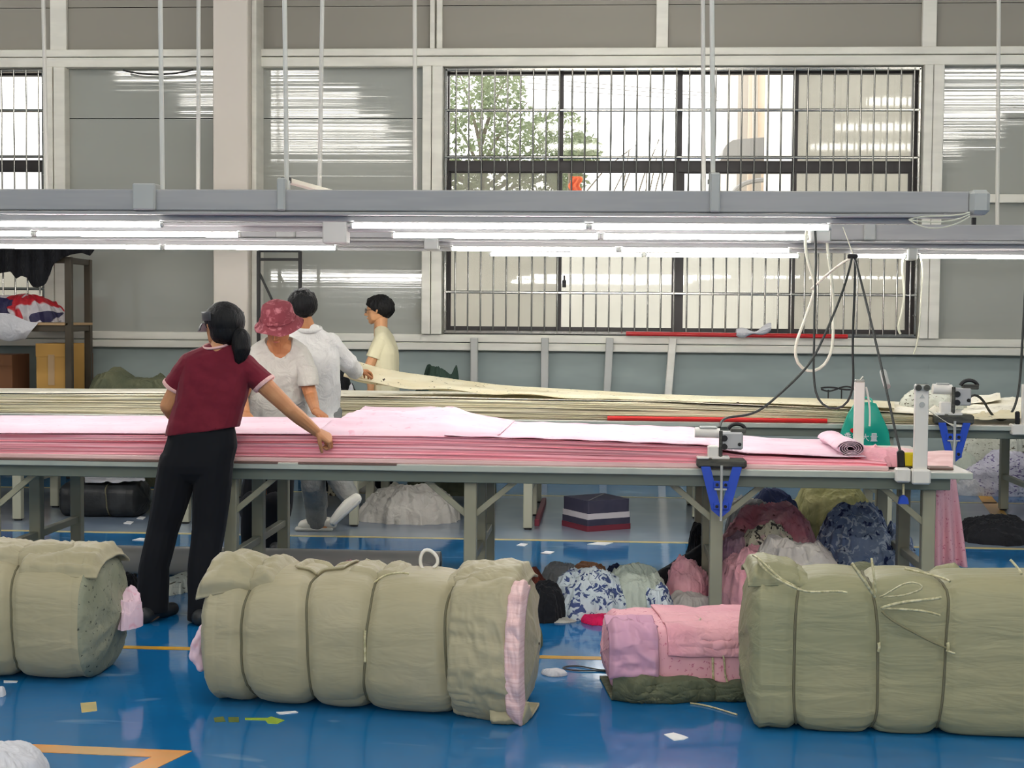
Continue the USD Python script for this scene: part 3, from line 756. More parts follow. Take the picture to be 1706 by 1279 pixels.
# black cloth over the rack top
cx0, cx1 = -60, 160
low = {-60: 458, 0: 455, 18: 452, 27: 464, 36: 459, 46: 463, 54: 478, 64: 479, 75: 474, 82: 460, 88: 440, 104: 430, 118: 424, 136: 421, 150: 426, 160: 412}
us = np.linspace(cx0, cx1, 64); ub = np.array(sorted(low)); vb = np.interp(us, ub, [low[k] for k in ub])
g = np.array([[PY(u, 396 + (v - 396) * t, 12.62 + .05 * fbm(np.array([u * .06, t * 2, 3.]), 3, 4) + .04 * math.sin(u * .25)) for t in np.linspace(0, 1, 14)] for u, v in zip(us, vb)])
g2 = g.copy()
hang = np.array([[q + np.array([0, .5 * (1 - i / 4), 0.03 * (1 - i / 4)]) for i in range(4)] for q in g[:, 0]])
solo('draped_cloth', sheet(np.concatenate([hang, g2], 1), .008), 'black_cloth', 'black cloth hanging ragged from the top of the left rack', 'cloth', smooth=True)
hp = heap('printed_sack', 'white sack with red and navy print lying on the rack shelf', 'sack', 'print_sack', -30, 108, 489, 536, .26, 3, d=12.98, amp=.16, freq=1.6, sub=4)
ws = np.array([[PY(-40 + 104 * t - 22 * s * t, 514 + 22 * t + (46 - 14 * t) * s + 3 * math.sin(9 * t + 2 * s), 12.69 - .05 * math.sin(s * 3) + .015 * math.sin(t * 14)) for s in np.linspace(0, 1, 12)] for t in np.linspace(0, 1, 24)])
solo('white_cover', sheet(ws, .006), 'white_bright', 'white cloth hanging over the front of the rack shelf', 'cloth', smooth=True)
zc = .466
def carton(name, label, u0, u1, vt, y, dp, mt, z0=None):
    a, b = PY(u0, vt, y), PY(u1, vt, y)
    t = thing(name, label, 'box', ((a[0] + b[0]) / 2, y, z0 or 0))
    part(t, 'body', chbox((a[0], y, z0 or 0), (b[0], y + dp, a[2]), .004), mt)
    part(t, 'flap', chbox((a[0] - .002, y - .005, a[2] - .16 * (a[2] - (z0 or 0))), (b[0] + .002, y - .0, a[2]), .001), mt)
    part(t, 'tape', chbox(((a[0] + b[0]) / 2 - .03, y - .007, a[2] - .5 * (a[2] - (z0 or 0))), ((a[0] + b[0]) / 2 + .03, y - .004, a[2] - .1)), 'board_wood')
carton('carton', 'tan cardboard carton on the low shelf of the left rack', 60, 111, 572, 12.8, .45, 'carton', .466)
carton('carton', 'dark brown carton at the far left under the rack shelf', -60, 20, 590, 12.85, .4, 'carton_dark', .466)
carton('carton', 'brown carton half hidden behind the front post of the rack', 119, 143, 588, 13.45, .2, 'carton_dark', .0)
heap('sack_pile', 'olive sack pile at the wall behind the cream stack, left', 'sack', 'olive_dark', 122, 316, 611, 664, .5, 8, d=12.6, down=True, amp=.2, freq=2.0)
# black ladder-like frame behind the men
y = 13.25
lf = thing('steel_frame', 'black thin steel frame with a diagonal brace beside the wide column', 'frame', (PY(465, 500, y)[0], y, 0))
xa, xb, z = PY(431, 450, y)[0], PY(500, 450, y)[0], PY(465, 418, y)[2]
for x in (xa, xb): part(lf, 'post', chbox((x - .015, y - .015, 0), (x + .015, y + .015, z), .003), 'rack_black')
for v in (418, 432): part(lf, 'rung', beam((xa, y, PY(465, v, y)[2]), (xb, y, PY(465, v, y)[2]), .025, .025, .003), 'rack_black')
part(lf, 'brace', beam(PY(431, 452, y), PY(470, 535, y), .02, .02, .003), 'rack_black')
heap('green_bundle', 'dark green cloth bundle behind the lifted cream sheet', 'bundle', 'green_dark', 686, 776, 607, 700, .3, 21, d=12.7, down=True, amp=.2)
heap('olive_bundle', 'dark olive sack low behind the cream stack middle', 'sack', 'olive_dark', 676, 830, 636, 720, .18, 23, d=12.1, down=True, amp=.2)
heap('dark_bundle', 'dark maroon and black clothes heap behind the white-shirted man', 'bundle', 'black_cloth', 540, 604, 612, 720, .3, 25, d=12.4, down=True, amp=.25)
heap('white_bundle', 'small white cloth lump beside the dark clothes heap', 'bundle', 'white_bright', 576, 596, 638, 660, .1, 27, d=12.0, down=True, amp=.3)
heap('printed_bundle', 'grey printed cloth lump low beside the white-shirted man', 'bundle', 'floral_grey', 548, 576, 640, 662, .1, 28, d=11.9, down=True, amp=.3)
# thin wire rack behind the cables
y = 12.5
wr = thing('wire_stand', 'thin dark wire stand behind the hanging cables', 'stand', (PY(1395, 650, y)[0], y, 0))
part(wr, 'loop', tube(spline([PY(u, v, y) for u, v in ((1426, 649), (1390, 649.5), (1370, 649), (1367, 647), (1372, 645.5), (1395, 646.5), (1426, 648))], 30), .007, 6), 'rack_black')
for u, u2 in ((1380, 1378), (1402, 1402)):
    a = PY(u, 649, y); part(wr, 'leg', tube([a, a * [1, 1, 0]], .006, 6), 'rack_black')
# red poles
a, b = PY(1043, 555.5, 13.52), PY(1412, 560.5, 13.52)
solo('red_pole', tube([a, b], .021, 10), 'red_dull', 'long red pole lying along the window sill', 'pole')
c = PY(1255, 556, 13.5)
kn = np.array([[c + [-.16 + .32 * t, -.03 * math.cos(a_) * (1 + .8 * abs(2 * t - 1)), .03 * math.sin(a_) * (1 + .6 * math.sin(9 * t)) + .05 * (t > .62) * (t - .62) * 3 + .01] for a_ in np.linspace(0, 6.283, 13)] for t in np.linspace(0, 1, 16)])
solo('white_rag', grid(kn), 'white_bright', 'white rag knotted on the red sill pole', 'rag', smooth=True)
# dark cable loop under the upper girt at left
solo('wall_cable', tube(spline([PY(205, 117, YW - .11), PY(235, 122.5, YW - .11), PY(262, 124, YW - .11), PY(295, 121.5, YW - .11), PY(322, 116, YW - .11)], 24), .008, 6), 'black', 'thin black cable sagging below the upper girt', 'cable')

# ================================================================== cutting tables
def table(label, yf, yr, x0, x1, zt, frames, rows, legm, braces, rows_b=None):
    t = thing('cutting_table', label, 'table', ((x0 + x1) / 2, yf, 0))
    part(t, 'tabletop', chbox((x0, yf + .004, zt - .022), (x1, yr, zt), .003), 'table_top')
    part(t, 'edge_strip', chbox((x0, yf - .004, zt - .034), (x1, yf + .012, zt - .003), .003), 'table_edge')
    part(t, 'edge_strip', chbox((x1 - .012, yf + .012, zt - .034), (x1 + .003, yr, zt - .003), .003), 'table_edge')
    za, zb = zt - .092, zt - .034
    part(t, 'apron', chbox((x0, yf + .03, za), (x1 - .1, yf + .07, zb), .003), 'apron')
    part(t, 'apron', chbox((x0, yr - .09, za), (x1 - .1, yr - .05, zb), .003), 'apron')
    for x in frames:
        for k, y in enumerate(rows):
            w = .032
            part(t, 'leg', chbox((x - w, y - w, .012), (x + w, y + w, za), .004), legm)
            part(t, 'foot', tube([(x, y, 0), (x, y, .014)], .028, 10), 'black')
        part(t, 'cross_bar', chbox((x - .02, rows[0], .25), (x + .02, rows[-1], .29), .003), legm)
        part(t, 'top_bar', chbox((x - .02, rows[0], za), (x + .02, rows[-1], za + .045), .003), 'apron')
        if braces:
            for s in (-1, 1):
                if x + s * .24 > x1 - .08: continue
                part(t, 'brace', beam((x + s * .02, rows[0] + .0, za - .17), (x + s * .235, rows[0] + .0, za + .012), .03, .02, .002, upv=(0, 1, 0)), legm)
                q = np.array((x + s * .215, rows[0] - .018, za + .002)); part(t, 'bolt', tube([q, q + [0, -.014, 0]], .008, 8), 'bolt')
    return t


Y1, Y1R, ZT1 = 7.16, 8.62, .765
X1R = PZ(1618, 786, ZT1)[0]
F1 = [PY(u, 880, 7.25)[0] for u in (-12, 386, 784, 1193, 1545)]
F1 = [F1[0] - 1.2] + F1
T1_ = table('long cutting table with the pink fabric stack, nearest the camera', Y1, Y1R, -5.2, X1R, ZT1, F1, [7.25, 7.83, 8.45], 'table_leg', True)
for u0, u1 in ((-200, 300), (390, 463), (497, 661)):
    a, b = PY(u0, 768.5, Y1)[0], PY(u1, 768.5, Y1)[0]
    solo('edge_tape', chbox((a, Y1 - .0065, ZT1 - .008), (b, Y1 + .02, ZT1 + .002), .001), 'brown_strip', {-200: 'dark brown tape on the table edge left of the woman', 390: 'short brown tape on the table edge right of the woman', 497: 'longer brown tape on the table edge below the reaching hand'}[u0], 'tape')
Y2, Y2R, ZT2 = 10.06, 11.72, .785
F2 = [PY(u, 800, 10.15)[0] for u in (30, 309, 590, 880, 1172, 1478)]
F2 = [F2[0] - 1.2] + F2 + [F2[-1] + 1.2]
table('long cutting table with the cream fabric stack, behind the men', Y2, Y2R, -5.6, 5.6, ZT2, F2, [10.15, 10.86, 11.62], 'table_leg_far', False)
solo('floor_bar', chbox((F2[4] + .04, 10.3, 0), (F2[4] + .075, 11.55, .05), .004), 'bag_maroon', 'dull red bar on the floor beside a leg of the far table', 'bar')


# ------------------------------------------------------------------ fabric stacks
def stack(name, label, mt, xs, zt, yf, yr, hf, hb, layers, jit, seed):
    """layered cloth lay: hf(x), hb(x) the heights at the front and the back"""
    S = []
    for x in xs:
        H, HB = hf(x), hb(x); sec = []
        for k in range(layers + 1):
            for e, o in ((0, .003), (.5, -.003)):
                t = min((k + e) / (layers + .5), 1)
                yy = yf + o + jit * (float(noise(np.array([x * 1.3, k * 5.1 + e * 3, seed]), seed)) - .5)
                sec.append((x, yy, zt + .002 + H * t + (.004 * (float(noise(np.array([x * 2.1, k * 1.7, 4.0]), seed + 2)) - .5) if 0 < k < layers else 0)))
        for t in np.linspace(.03, 1, 12):
            sec.append((x, yf + (yr - yf) * t, zt + H + (HB - H) * t + .006 * (float(noise(np.array([x * 3, t * 6, seed + .5]), seed + 4)) - .5)))
        sec.append((x, yr + .01, zt + .002))
        S.append(sec)
    S = np.array(S); v, f = grid(S, closed_v=True)
    n = S.shape[1]; f = list(map(tuple, f))
    capA = [(0, i, i + 1) for i in range(1, n - 1)]; o = (len(xs) - 1) * n
    capB = [(o, o + i + 1, o + i) for i in range(1, n - 1)]
    return solo(name, trimesh.Trimesh(v, np.array(f + capA + capB), process=False), mt, label, 'fabric stack')


def top_sheet(name, label, mt, xs, zfun, yfun, nb=26, th=.005):
    """a loose cloth on top: rows over x, columns from front to back"""
    g = np.array([[(x, yfun(x, t), zfun(x, t)) for t in np.linspace(0, 1, nb)] for x in xs])
    return solo(name, sheet(g, th), mt, label, 'cloth', smooth=True)


X = lambda u, y, v=740: PY(u, v, y)[0]
zpx = lambda v, y, u=853: PY(u, v, y)[2]
YS = Y1 + .035
# heights of the pink lay at its front edge: the photo's upper edge of the layered face
hx = np.array([X(u, YS) for u in (-400, 0, 250, 520, 700, 900, 1130, 1185)])
hv = np.array([PY(u, v, YS)[2] - ZT1 for u, v in ((-400, 720), (0, 724), (250, 725), (520, 726), (700, 727), (900, 733), (1130, 742), (1185, 745))])
YB1 = 8.55
bx = np.array([X(u, YB1) for u in (-400, 0, 250, 520, 900, 1130, 1190)])
bv = np.array([PY(u, v, YB1)[2] - ZT1 for u, v in ((-400, 690), (0, 693), (250, 694), (520, 696), (900, 704), (1130, 712), (1190, 715))]) - .006
hf1 = lambda x: float(np.interp(x, hx, hv)); hb1 = lambda x: float(np.interp(x, bx, bv))
xs = np.linspace(-5.1, X(1188, YS), 170)
stack('pink_fabric_stack', 'thick stack of deep pink fabric layers on the near table', 'pink_stack', xs, ZT1, YS, YB1, hf1, hb1, 13, .02, 2)
solo('pink_underlay', chbox((-5.1, Y1 + .012, ZT1 + .0005), (X(1480, YS), Y1 + .03, ZT1 + .024), .004), 'pink_rim', 'pale pink underlay edge below the deep pink stack', 'cloth')
# the pale printed top ply
def zt_top(x, t):
    return ZT1 + hf1(x) + (hb1(x) - hf1(x)) * t + .007 + .003 * float(fbm(np.array([x * 2.5, t * 4, 1.]), 2, 3))
top_sheet('pink_top_ply', 'pale printed pink ply spread flat on the pink stack, left part', 'pink_pale', np.linspace(-5.1, X(530, YS), 80), zt_top, lambda x, t: YS + .01 + (YB1 - YS - .01) * t + .006 * math.sin(x * 9))
top_sheet('pink_top_ply', 'pale printed pink ply spread flat on the pink stack, right part', 'pink_pale', np.linspace(X(740, YS), X(1186, YS), 70), lambda x, t: zt_top(x, t) + .002 * math.sin(x * 30 + t * 6), lambda x, t: YS + .004 + (YB1 - YS - .004) * t)
# the bunched sheet being pulled over the lay
xa, xb = X(519, YS), X(830, YS)
def zb_(x, t):
    s = (x - xa) / (xb - xa); env_ = np.clip(s / .05, 0, 1) * np.clip((1 - s) / .35, 0, 1)
    f = ridged(np.array([x * 1.1 + t * .8, t * 1.8 - x * .3, 2.0]) * 1.6, 31, 3)
    z = zt_top(x, t) + .006 + env_ * min(1, (t / .16) ** 1.5) * (.012 + .052 * max(f - .35, 0) * 1.5 + .03 * math.exp(-((t - .8) / .35) ** 2))
    return z - .034 * min(1, env_ * 3) * math.exp(-(t / .02) ** 2)
def yb_(x, t):
    s = (x - xa) / (xb - xa)
    y0 = YS + .014 + .03 * max(s - .25, 0) + .25 * max(s - .72, 0) + .006 * math.sin(22 * s)
    return y0 + (YB1 - .03 - y0) * t
top_sheet('pink_bunched_sheet', 'pale pink sheet bunched in folds on the stack at the reaching hand', 'pink_pale', np.linspace(xa, xb, 90), zb_, yb_, 60, .006)
# thin remaining plies right of the end cutter
hx2 = np.array([X(u, YS) for u in (1186, 1245, 1350, 1440, 1500)])
hv2 = np.array([PY(u, v, YS)[2] - ZT1 for u, v in ((1186, 752), (1245, 760), (1350, 764), (1440, 766), (1500, 772))])
bv2 = np.array([PY(u, v, YB1)[2] - ZT1 for u, v in ((1190, 727), (1245, 732), (1350, 734), (1440, 738), (1500, 740))])
hf2 = lambda x: max(float(np.interp(x, hx2, hv2)), .008)
hb2 = lambda x: max(float(np.interp(x, hx2 + .25, bv2)), .01)
stack('pink_plies', 'thin lay of pink plies right of the end cutter on the near table', 'pink_stack', np.linspace(X(1188, YS) + .004, X(1478, YS), 50), ZT1, YS, YB1 - .05, hf2, hb2, 3, .02, 5)
top_sheet('pink_ply', 'pale pink ply lying on the thin lay right of the cutter', 'pink_pale', np.linspace(X(1190, YS), X(1445, YS), 60),
          lambda x, t: ZT1 + hf2(x) + (hb2(x) - hf2(x)) * t + .010 + .006 * float(fbm(np.array([x * 5, t * 5, 1.]), 2, 9)), lambda x, t: YS + .0 + .05 * float(noise(np.array([x * 7, 0, 0]), 3)) + (YB1 - .07 - YS) * t)
# rolled end of the pink cloth, running from the front towards the back
a, b = PY(1418, 751, Y1 + .1), PY(1384, 733, Y1 + 1.0)
rr = []
n = 90
for i in range(30):
    s = i / 29; c = a + (b - a) * s; ang = np.linspace(0, 9 * math.pi, n); rad = np.linspace(.01, .046, n) * (1 + .08 * math.sin(7 * s))
    rr.append([c + [1.5 * r * math.cos(q), 0, r * .85 * math.sin(q) + .012] for q, r in zip(ang, rad)])
solo('rolled_cloth', sheet(np.array(rr), .004), 'pink_pale', 'rolled pink cloth end lying across the near table beside the green bag', 'cloth', smooth=True)
heapm = heapmesh(PY(1455, 768, Y1 + .34), .22, .27, .085, 61, amp=.35, freq=2.2, sub=4, z0=ZT1 + .012)
solo('crumpled_ply', heapm, 'pink_cloth', 'crumpled pink ply end next to the rolled cloth', 'cloth', smooth=True)
# paper at the table's end
g = np.array([[(PY(u, 760, 7.35 + .9 * t)[0], 7.35 + .9 * t, ZT1 + .004 + .03 * max(0, 1 - s * 1.6) * (1 - .3 * t) + .004 * math.sin(s * 9)) for t in np.linspace(0, 1, 8)] for s, u in zip(np.linspace(0, 1, 24), np.linspace(1480, 1588, 24))])
solo('pattern_paper', sheet(g, .003), 'pink_rim', 'pale pinkish paper sheets at the right end of the near table', 'paper', smooth=True)
solo('paper_pad', chbox((PY(1545, 775, 7.3)[0], 7.25, ZT1 + .0005), (PY(1585, 775, 7.3)[0], 7.36, ZT1 + .012), .004), 'brown_strip', 'thin dark pad lying at the right table end', 'pad')

# cream lay on the far table
YS2, YB2 = Y2 + .05, 11.5
cx = [-400, 0, 300, 560, 800, 1100, 1400, 1560, 1620]
cf = [656, 657, 657, 662, 666, 671, 683, 694, 700]
hx3 = np.array([PY(u, v, YS2)[0] for u, v in zip(cx, cf)]); hv3 = np.array([PY(u, v, YS2)[2] - ZT2 for u, v in zip(cx, cf)])
cb = [648, 649, 650, 652, 655, 660, 667, 674, 680]
bv3 = np.array([PY(u, v, YB2)[2] - ZT2 for u, v in zip(cx, cb)])
bx3 = np.array([PY(u, v, YB2)[0] for u, v in zip(cx, cb)])
hf3 = lambda x: max(float(np.interp(x, hx3, hv3)), .01)
hb3 = lambda x: max(float(np.interp(x, bx3, bv3)), .01)
stack('cream_fabric_stack', 'long stack of cream fabric layers on the far table', 'cream_stack', np.linspace(-5.5, PY(1600, 690, YS2)[0], 190), ZT2, YS2, YB2, hf3, hb3, 15, .03, 7)
top_sheet('cream_top_ply', 'pale printed cream ply on top of the long cream stack', 'cream_top', np.linspace(-5.5, PY(1590, 690, YS2)[0], 160),
          lambda x, t: ZT2 + hf3(x) + (hb3(x) - hf3(x)) * t + .008 + .004 * float(fbm(np.array([x * 2.5, t * 4, 1.]), 2, 3)), lambda x, t: YS2 + .0 + .01 * math.sin(5 * x) + (YB2 - YS2) * t)
# the sheet lifted by the man: front edge low and near, back edge high and far
fu = [(572, 628), (600, 640), (650, 644), (700, 650), (800, 656), (900, 662), (1100, 668), (1300, 674), (1490, 681)]
fb = [(592, 602), (616, 609), (660, 618), (710, 624), (800, 637), (900, 646), (1100, 658), (1300, 664), (1490, 670)]
fy = [10.12, 10.14, 10.2, 10.22, 10.2, 10.16, 10.13, 10.12, 10.12]; by = [10.28, 10.4, 10.6, 10.8, 11.0, 11.2, 11.3, 11.35, 11.35]
F_ = spline([PY(*p, y) for p, y in zip(fu, fy)], 90); B_ = spline([PY(*p, y) for p, y in zip(fb, by)], 90)
g = []
for i, (p, q) in enumerate(zip(F_, B_)):
    s = i / 89; row = []
    lift = max(0, 1 - s / .55)
    for t in np.linspace(0, 1, 26):
        c = p + (q - p) * t
        z = .02 * lift * math.sin(t * 16 + 5 * s) * (1 - s) - .02 * lift * math.sin(math.pi * t) + .008 * float(ridged(np.array([s * 9, t * 4, 1.]), 4))
        e = .022 * lift * math.sin(40 * s) * (1 - t) ** 6
        row.append(c + [0, .03 * math.sin(9 * s + 3 * t) * lift * .3, z + e])
    g.append(row)
g = np.array(g)
zmin = np.array([[ZT2 + hf3(p[0]) + (hb3(p[0]) - hf3(p[0])) * np.clip((p[1] - YS2) / (YB2 - YS2), 0, 1) + .018 for p in row] for row in g])
g[..., 2] = np.maximum(g[..., 2], zmin)
solo('lifted_sheet', sheet(g, .005), 'cream_sheet', 'cream printed sheet lifted by the white-shirted man and trailing onto the stack', 'cloth', smooth=True)
heap('print_pile', 'crumpled white and black printed fabric on the far table at right', 'fabric pile', 'floral_pale', 1500, 1612, 648, 678, .35, 71, d=11.0, amp=.22)
def flat_sheet(name, label, mt, quad, y0, y1, z, seed, amp=.02, n=(30, 16)):
    """a loose cloth: quad = photo points near-left, near-right, far-right, far-left on its lie"""
    A, B, C_, D = [PY(*q, y) for q, y in zip(quad, (y0, y0, y1, y1))]
    g = np.array([[(A * (1 - s) + B * s) * (1 - t) + (D * (1 - s) + C_ * s) * t + [0, 0, amp * (float(ridged(np.array([s * 4, t * 2.5, seed]), seed, 3)) - .4)] for t in np.linspace(0, 1, n[1])] for s in np.linspace(0, 1, n[0])])
    g[..., 2] = np.maximum(g[..., 2], z)
    return solo(name, sheet(g, .004), mt, label, 'cloth', smooth=True)
flat_sheet('print_sheet', 'cream sheet with reddish print at the right end of the far table', 'cream_top', [(1600, 690), (1740, 688), (1740, 662), (1612, 668)], 10.5, 11.4, ZT2 + .012, 3, .03)
flat_sheet('print_sheet', 'folded cream sheet lying lowest beside the far cutter', 'cream_sheet', [(1606, 700), (1740, 697), (1730, 680), (1610, 686)], 10.15, 10.7, ZT2 + .006, 8, .02)
flat_sheet('print_sheet', 'rolled-over cream sheet at the back right of the far table', 'cream_top', [(1580, 678), (1668, 668), (1666, 656), (1590, 664)], 11.0, 11.4, ZT2 + .06, 5, .02)
q = np.array([[PY(u0 + (u1 - u0) * s, v0 + (v1 - v0) * s, 10.02 - .0 * s) + [.1 * t, .25 * t * (1 - s) + .0, .02 * t * (1 - s)] for t in np.linspace(0, 1, 8)] for s in np.linspace(0, 1, 16) for (u0, v0, u1, v1) in [(1546, 683, 1588, 711)]])
solo('hanging_ply', sheet(q, .006), 'cream_top', 'printed cream ply slipping over the far table edge above the blue bracket', 'cloth', smooth=True)

# red stick on the far table edge
a, b = PY(1012, 692, Y2 + .012), PY(1378, 695, Y2 + .012)
a[2] = b[2] = ZT2 + .018
solo('red_stick', tube([a, b], .016, 10), 'red_paint', 'long bright red stick lying on the front edge of the far table', 'stick')


# ------------------------------------------------------------------ end cutters and track posts
def cutter(label, u, v, y, zt, s, bracket_dark):
    """motor unit on its carriage, whose blue V bracket hangs in front of the table edge; built at its place by its photo centre"""
    x = PY(u, v, y)[0]; k = 1 / (FPX / depth((x, y, zt)))  # metres per photo pixel here
    o = lambda du, dz: np.array([x + du * k, 0, zt + dz * k])
    t = thing('end_cutter', label, 'fabric cutter', (x, y, zt))
    yf = y - .06
    def bx(name, du0, du1, dz0, dz1, y0, y1, mt, b=.006):
        p, q = o(du0, dz0), o(du1, dz1); return part(t, name, chbox((p[0], yf + y0, p[2]), (q[0], yf + y1, q[2]), b), mt)
    bx('carriage', -42 * s, 40 * s, 2, 18, .0, .10, 'machine_dark', .012)
    bx('base_plate', -42 * s, -22 * s, 17, 21, .0, .09, 'machine_white', .004)
    hb_ = bx('body', -4, 34 * s, 33, 62, .02, .11, 'machine_grey', .008)
    bx('blade_guard', -24, -6, 18, 39, .01, .07, 'machine_white', .006)
    bx('blade_guard', -30 * s + 12, 12, 17, 22, .005, .09, 'machine_white', .004)
    c0, c1 = o(-45 * s, 60), o(-4, 59)
    part(t, 'motor', tube([c0 + [0, yf + .06, 0], c1 + [0, yf + .06, 0]], 8.5 * k, 16), 'machine_white', smooth=40)
    c0, c1 = o(-38 * s, 68), o(-8, 68)
    part(t, 'motor_cap', chbox(c0 + [0, yf + .04, -.006], c1 + [0, yf + .08, .008], .006), 'tray_box')
    for dz in (38, 52):
        p = o(3, dz); part(t, 'knob', tube([p + [0, yf + .025, 0], p + [0, yf + .008, 0]], 5 * k, 14), 'black')
    p = o(28 * s, 42); part(t, 'screw', tube([p + [0, yf + .024, 0], p + [0, yf + .014, 0]], 3 * k, 12), 'black')
    part(t, 'cable_grip', tube(spline([o(10, 66) + [0, yf + .05, 0], o(18, 74) + [0, yf + .05, 0], o(30, 74) + [0, yf + .05, 0], o(38, 66) + [0, yf + .05, 0]], 12), 3.2 * k, 7), 'black')
    part(t, 'terminal_box', chbox(o(14, 60) + [0, yf + .03, 0], o(39, 68) + [0, yf + .09, 0], .004), 'machine_dark')
    part(t, 'spindle', tube([o(-3, 20) + [0, yf + .015, 0], o(-3, 64) + [0, yf + .015, 0]], 3 * k, 8), 'machine_dark')
    yb = yf - .012
    for sg in (-1, 1):
        quad = [o(sg * 32 * s - 2, 4), o(sg * 19 * s - 2, 4), o(sg * 2 - 2, -62 * s), o(sg * 2 - 2, -76 * s), o(sg * 14 * s - 2, -66 * s)]
        g_ = Polygon([(q_[0], q_[2]) for q_ in quad]).buffer(.004)
        part(t, 'bracket_arm', prism(g_, yb, yb + .012), 'bracket_blue')
        for dz in (-24, -60):
            p = o(sg * 7 - 2, dz * s); part(t, 'bracket_pad', chbox((p[0] - 6 * k, yb - .008, p[2] - 6 * k), (p[0] + 6 * k, yb + .001, p[2] + 6 * k), .004), 'bracket_blue')
            part(t, 'screw', tube([p + [0, yb - .016, 0], p + [0, yb - .006, 0]], 2.6 * k, 10), 'black')
    for dz in (-33,):
        p, q = o(-13, dz * s), o(7, (dz + 3) * s); part(t, 'spring_clip', chbox((p[0], yb - .012, p[2]), (q[0], yb + .002, q[2]), .001), 'tray_box')
    part(t, 'guide_rod', tube([o(-2, -84 * s) + [0, yb - .012, 0], o(-2, 8) + [0, yb - .012, 0]], 2.2 * k, 8), 'tray_box')
    return t, x, k


c1t, c1x, c1k = cutter('grey end cutter with blue bracket on the near table', 1202, 779, Y1 + .02, ZT1, 1.0, False)
c2t, c2x, c2k = cutter('grey end cutter with blue bracket on the far table at right', 1588, 707, Y2 + .02, ZT2, .78, True)


def track_post(label, u0, u1, v0, y, zb, w, head):
    x0, x1 = PY(u0, 700, y)[0], PY(u1, 700, y)[0]; z1 = PY((u0 + u1) / 2, v0, y)[2]
    t = thing('track_post', label, 'post', ((x0 + x1) / 2, y, zb))
    part(t, 'post', chbox((x0, y, zb), (x1, y + .03, z1), .004), 'machine_white')
    xm = (x0 + x1) / 2
    if head:
        part(t, 'head_plate', chbox((x0 - .002, y - .004, z1 - .035), (x1 + .004, y + .034, z1), .008), 'tray_box')
        for sx in (-1, 1): part(t, 'pulley', tube([(xm + sx * .02, y - .014, z1 - .017), (xm + sx * .02, y - .004, z1 - .017)], .015, 14), 'machine_dark')
        tri = Polygon([(xm - .013, z1 - .068), (xm + .013, z1 - .068), (xm, z1 - .048)])
        part(t, 'warning_mark', prism(tri, y - .002, y + .001), 'tray_box'); part(t, 'dial', tube([(xm, y - .004, z1 - .1), (xm, y + .001, z1 - .1)], .014, 14), 'tray_box')
    else:
        part(t, 'clip', chbox((x0 + .002, y - .006, z1 + .0), (x1 - .002, y + .03, z1 + .014), .004), 'bolt'); part(t, 'clip', beam((xm, y, z1 + .006), (xm + .02, y + .01, z1 + .03), .014, .012, .002), 'bolt')
        part(t, 'side_wire', tube(spline([(x1 + .01, y + .02, z1 - .03), (x1 + .025, y + .02, z1 - .1), (x1 + .035, y + .02, z1 - .2), (x1 + .034, y + .02, z1 - .26)], 12), .006, 6), 'machine_white')
    return t


y = Y1 - .03
t1 = track_post('white track post with two pulleys clamped to the near table corner', 1524, 1547, 640, y, PY(1535, 806, y)[2], .07, True)
p0, p1 = PY(1518, 806, y), PY(1550, 782, y)
part(t1, 'clamp_block', chbox((p0[0], y - .02, p0[2]), (p1[0], y + .05, p1[2]), .008), 'machine_white')
p0, p1 = PY(1492, 803, y), PY(1517, 780, y)
part(t1, 'clamp_block', chbox((p0[0], y - .015, p0[2]), (p1[0], y + .05, p1[2]), .008), 'machine_white')
p0, p1 = PY(1509, 779, y), PY(1548, 757, y); ymo = Y1 + .05
cl = thing('yellow_clamp', 'yellow clamp body with a black handle behind the pulley post', 'clamp', ((p0[0] + p1[0]) / 2, ymo, ZT1))
part(cl, 'body', chbox((p0[0], ymo, ZT1 + .02), (p1[0], ymo + .06, ZT1 + .088), .006), 'yellow_paint')
part(cl, 'foot', chbox((p0[0] + .01, ymo, ZT1 + .001), (p1[0] - .01, ymo + .05, ZT1 + .021), .003), 'machine_dark')
a, b = PY(1502, 778, ymo), PY(1500, 750, ymo); a[2] = ZT1 + .004
part(cl, 'handle', beam(a, b, .035, .035, .008, upv=(0, 1, 0)), 'black')
p = PY(1505, 803, Y1 + .0)
bs = thing('clamp_screw', 'blue clamp screw hanging below the near table corner', 'clamp', (p[0], Y1, .6))
part(bs, 'rod', tube([PY(1505, 806, Y1 - .01), PY(1505, 824, Y1 - .01)], .006, 8), 'twine'); q = PY(1505, 835, Y1 - .01)
part(bs, 'knob', trimesh.convex.convex_hull(np.array([[q[0] + dx, Y1 - .01 + dy, q[2] + dz] for dx, dz in ((-.025, -.012), (.025, -.012), (-.018, .02), (.018, .02), (0, .034)) for dy in (-.015, .015)])), 'bracket_blue')
yb = 8.5
t2 = track_post('white track post without pulleys at the back edge of the near table', 1423, 1440, 636, yb, ZT1, .05, False)
# post and block at the right picture edge on the far table
y = Y2 - .02
p0, p1 = PY(1685, 724, y), PY(1730, 707, y)
t3 = thing('edge_clamp', 'white clamp block with a black knob at the right edge of the far table', 'clamp', (p0[0], y, p0[2]))
part(t3, 'block', chbox((p0[0], y - .02, p0[2]), (p1[0], y + .07, p1[2]), .006), 'machine_white')
a, b = PY(1695, 706, y), PY(1695, 685, y); part(t3, 'knob', beam(a - [0, 0, .005], b, .03, .03, .008, upv=(0, 1, 0)), 'black')
part(t3, 'post', chbox(PY(1702, 706, y + .02) - [.0, 0, .003], PY(1712, 640, y + .02) + [0, .03, 0], .003), 'machine_white')

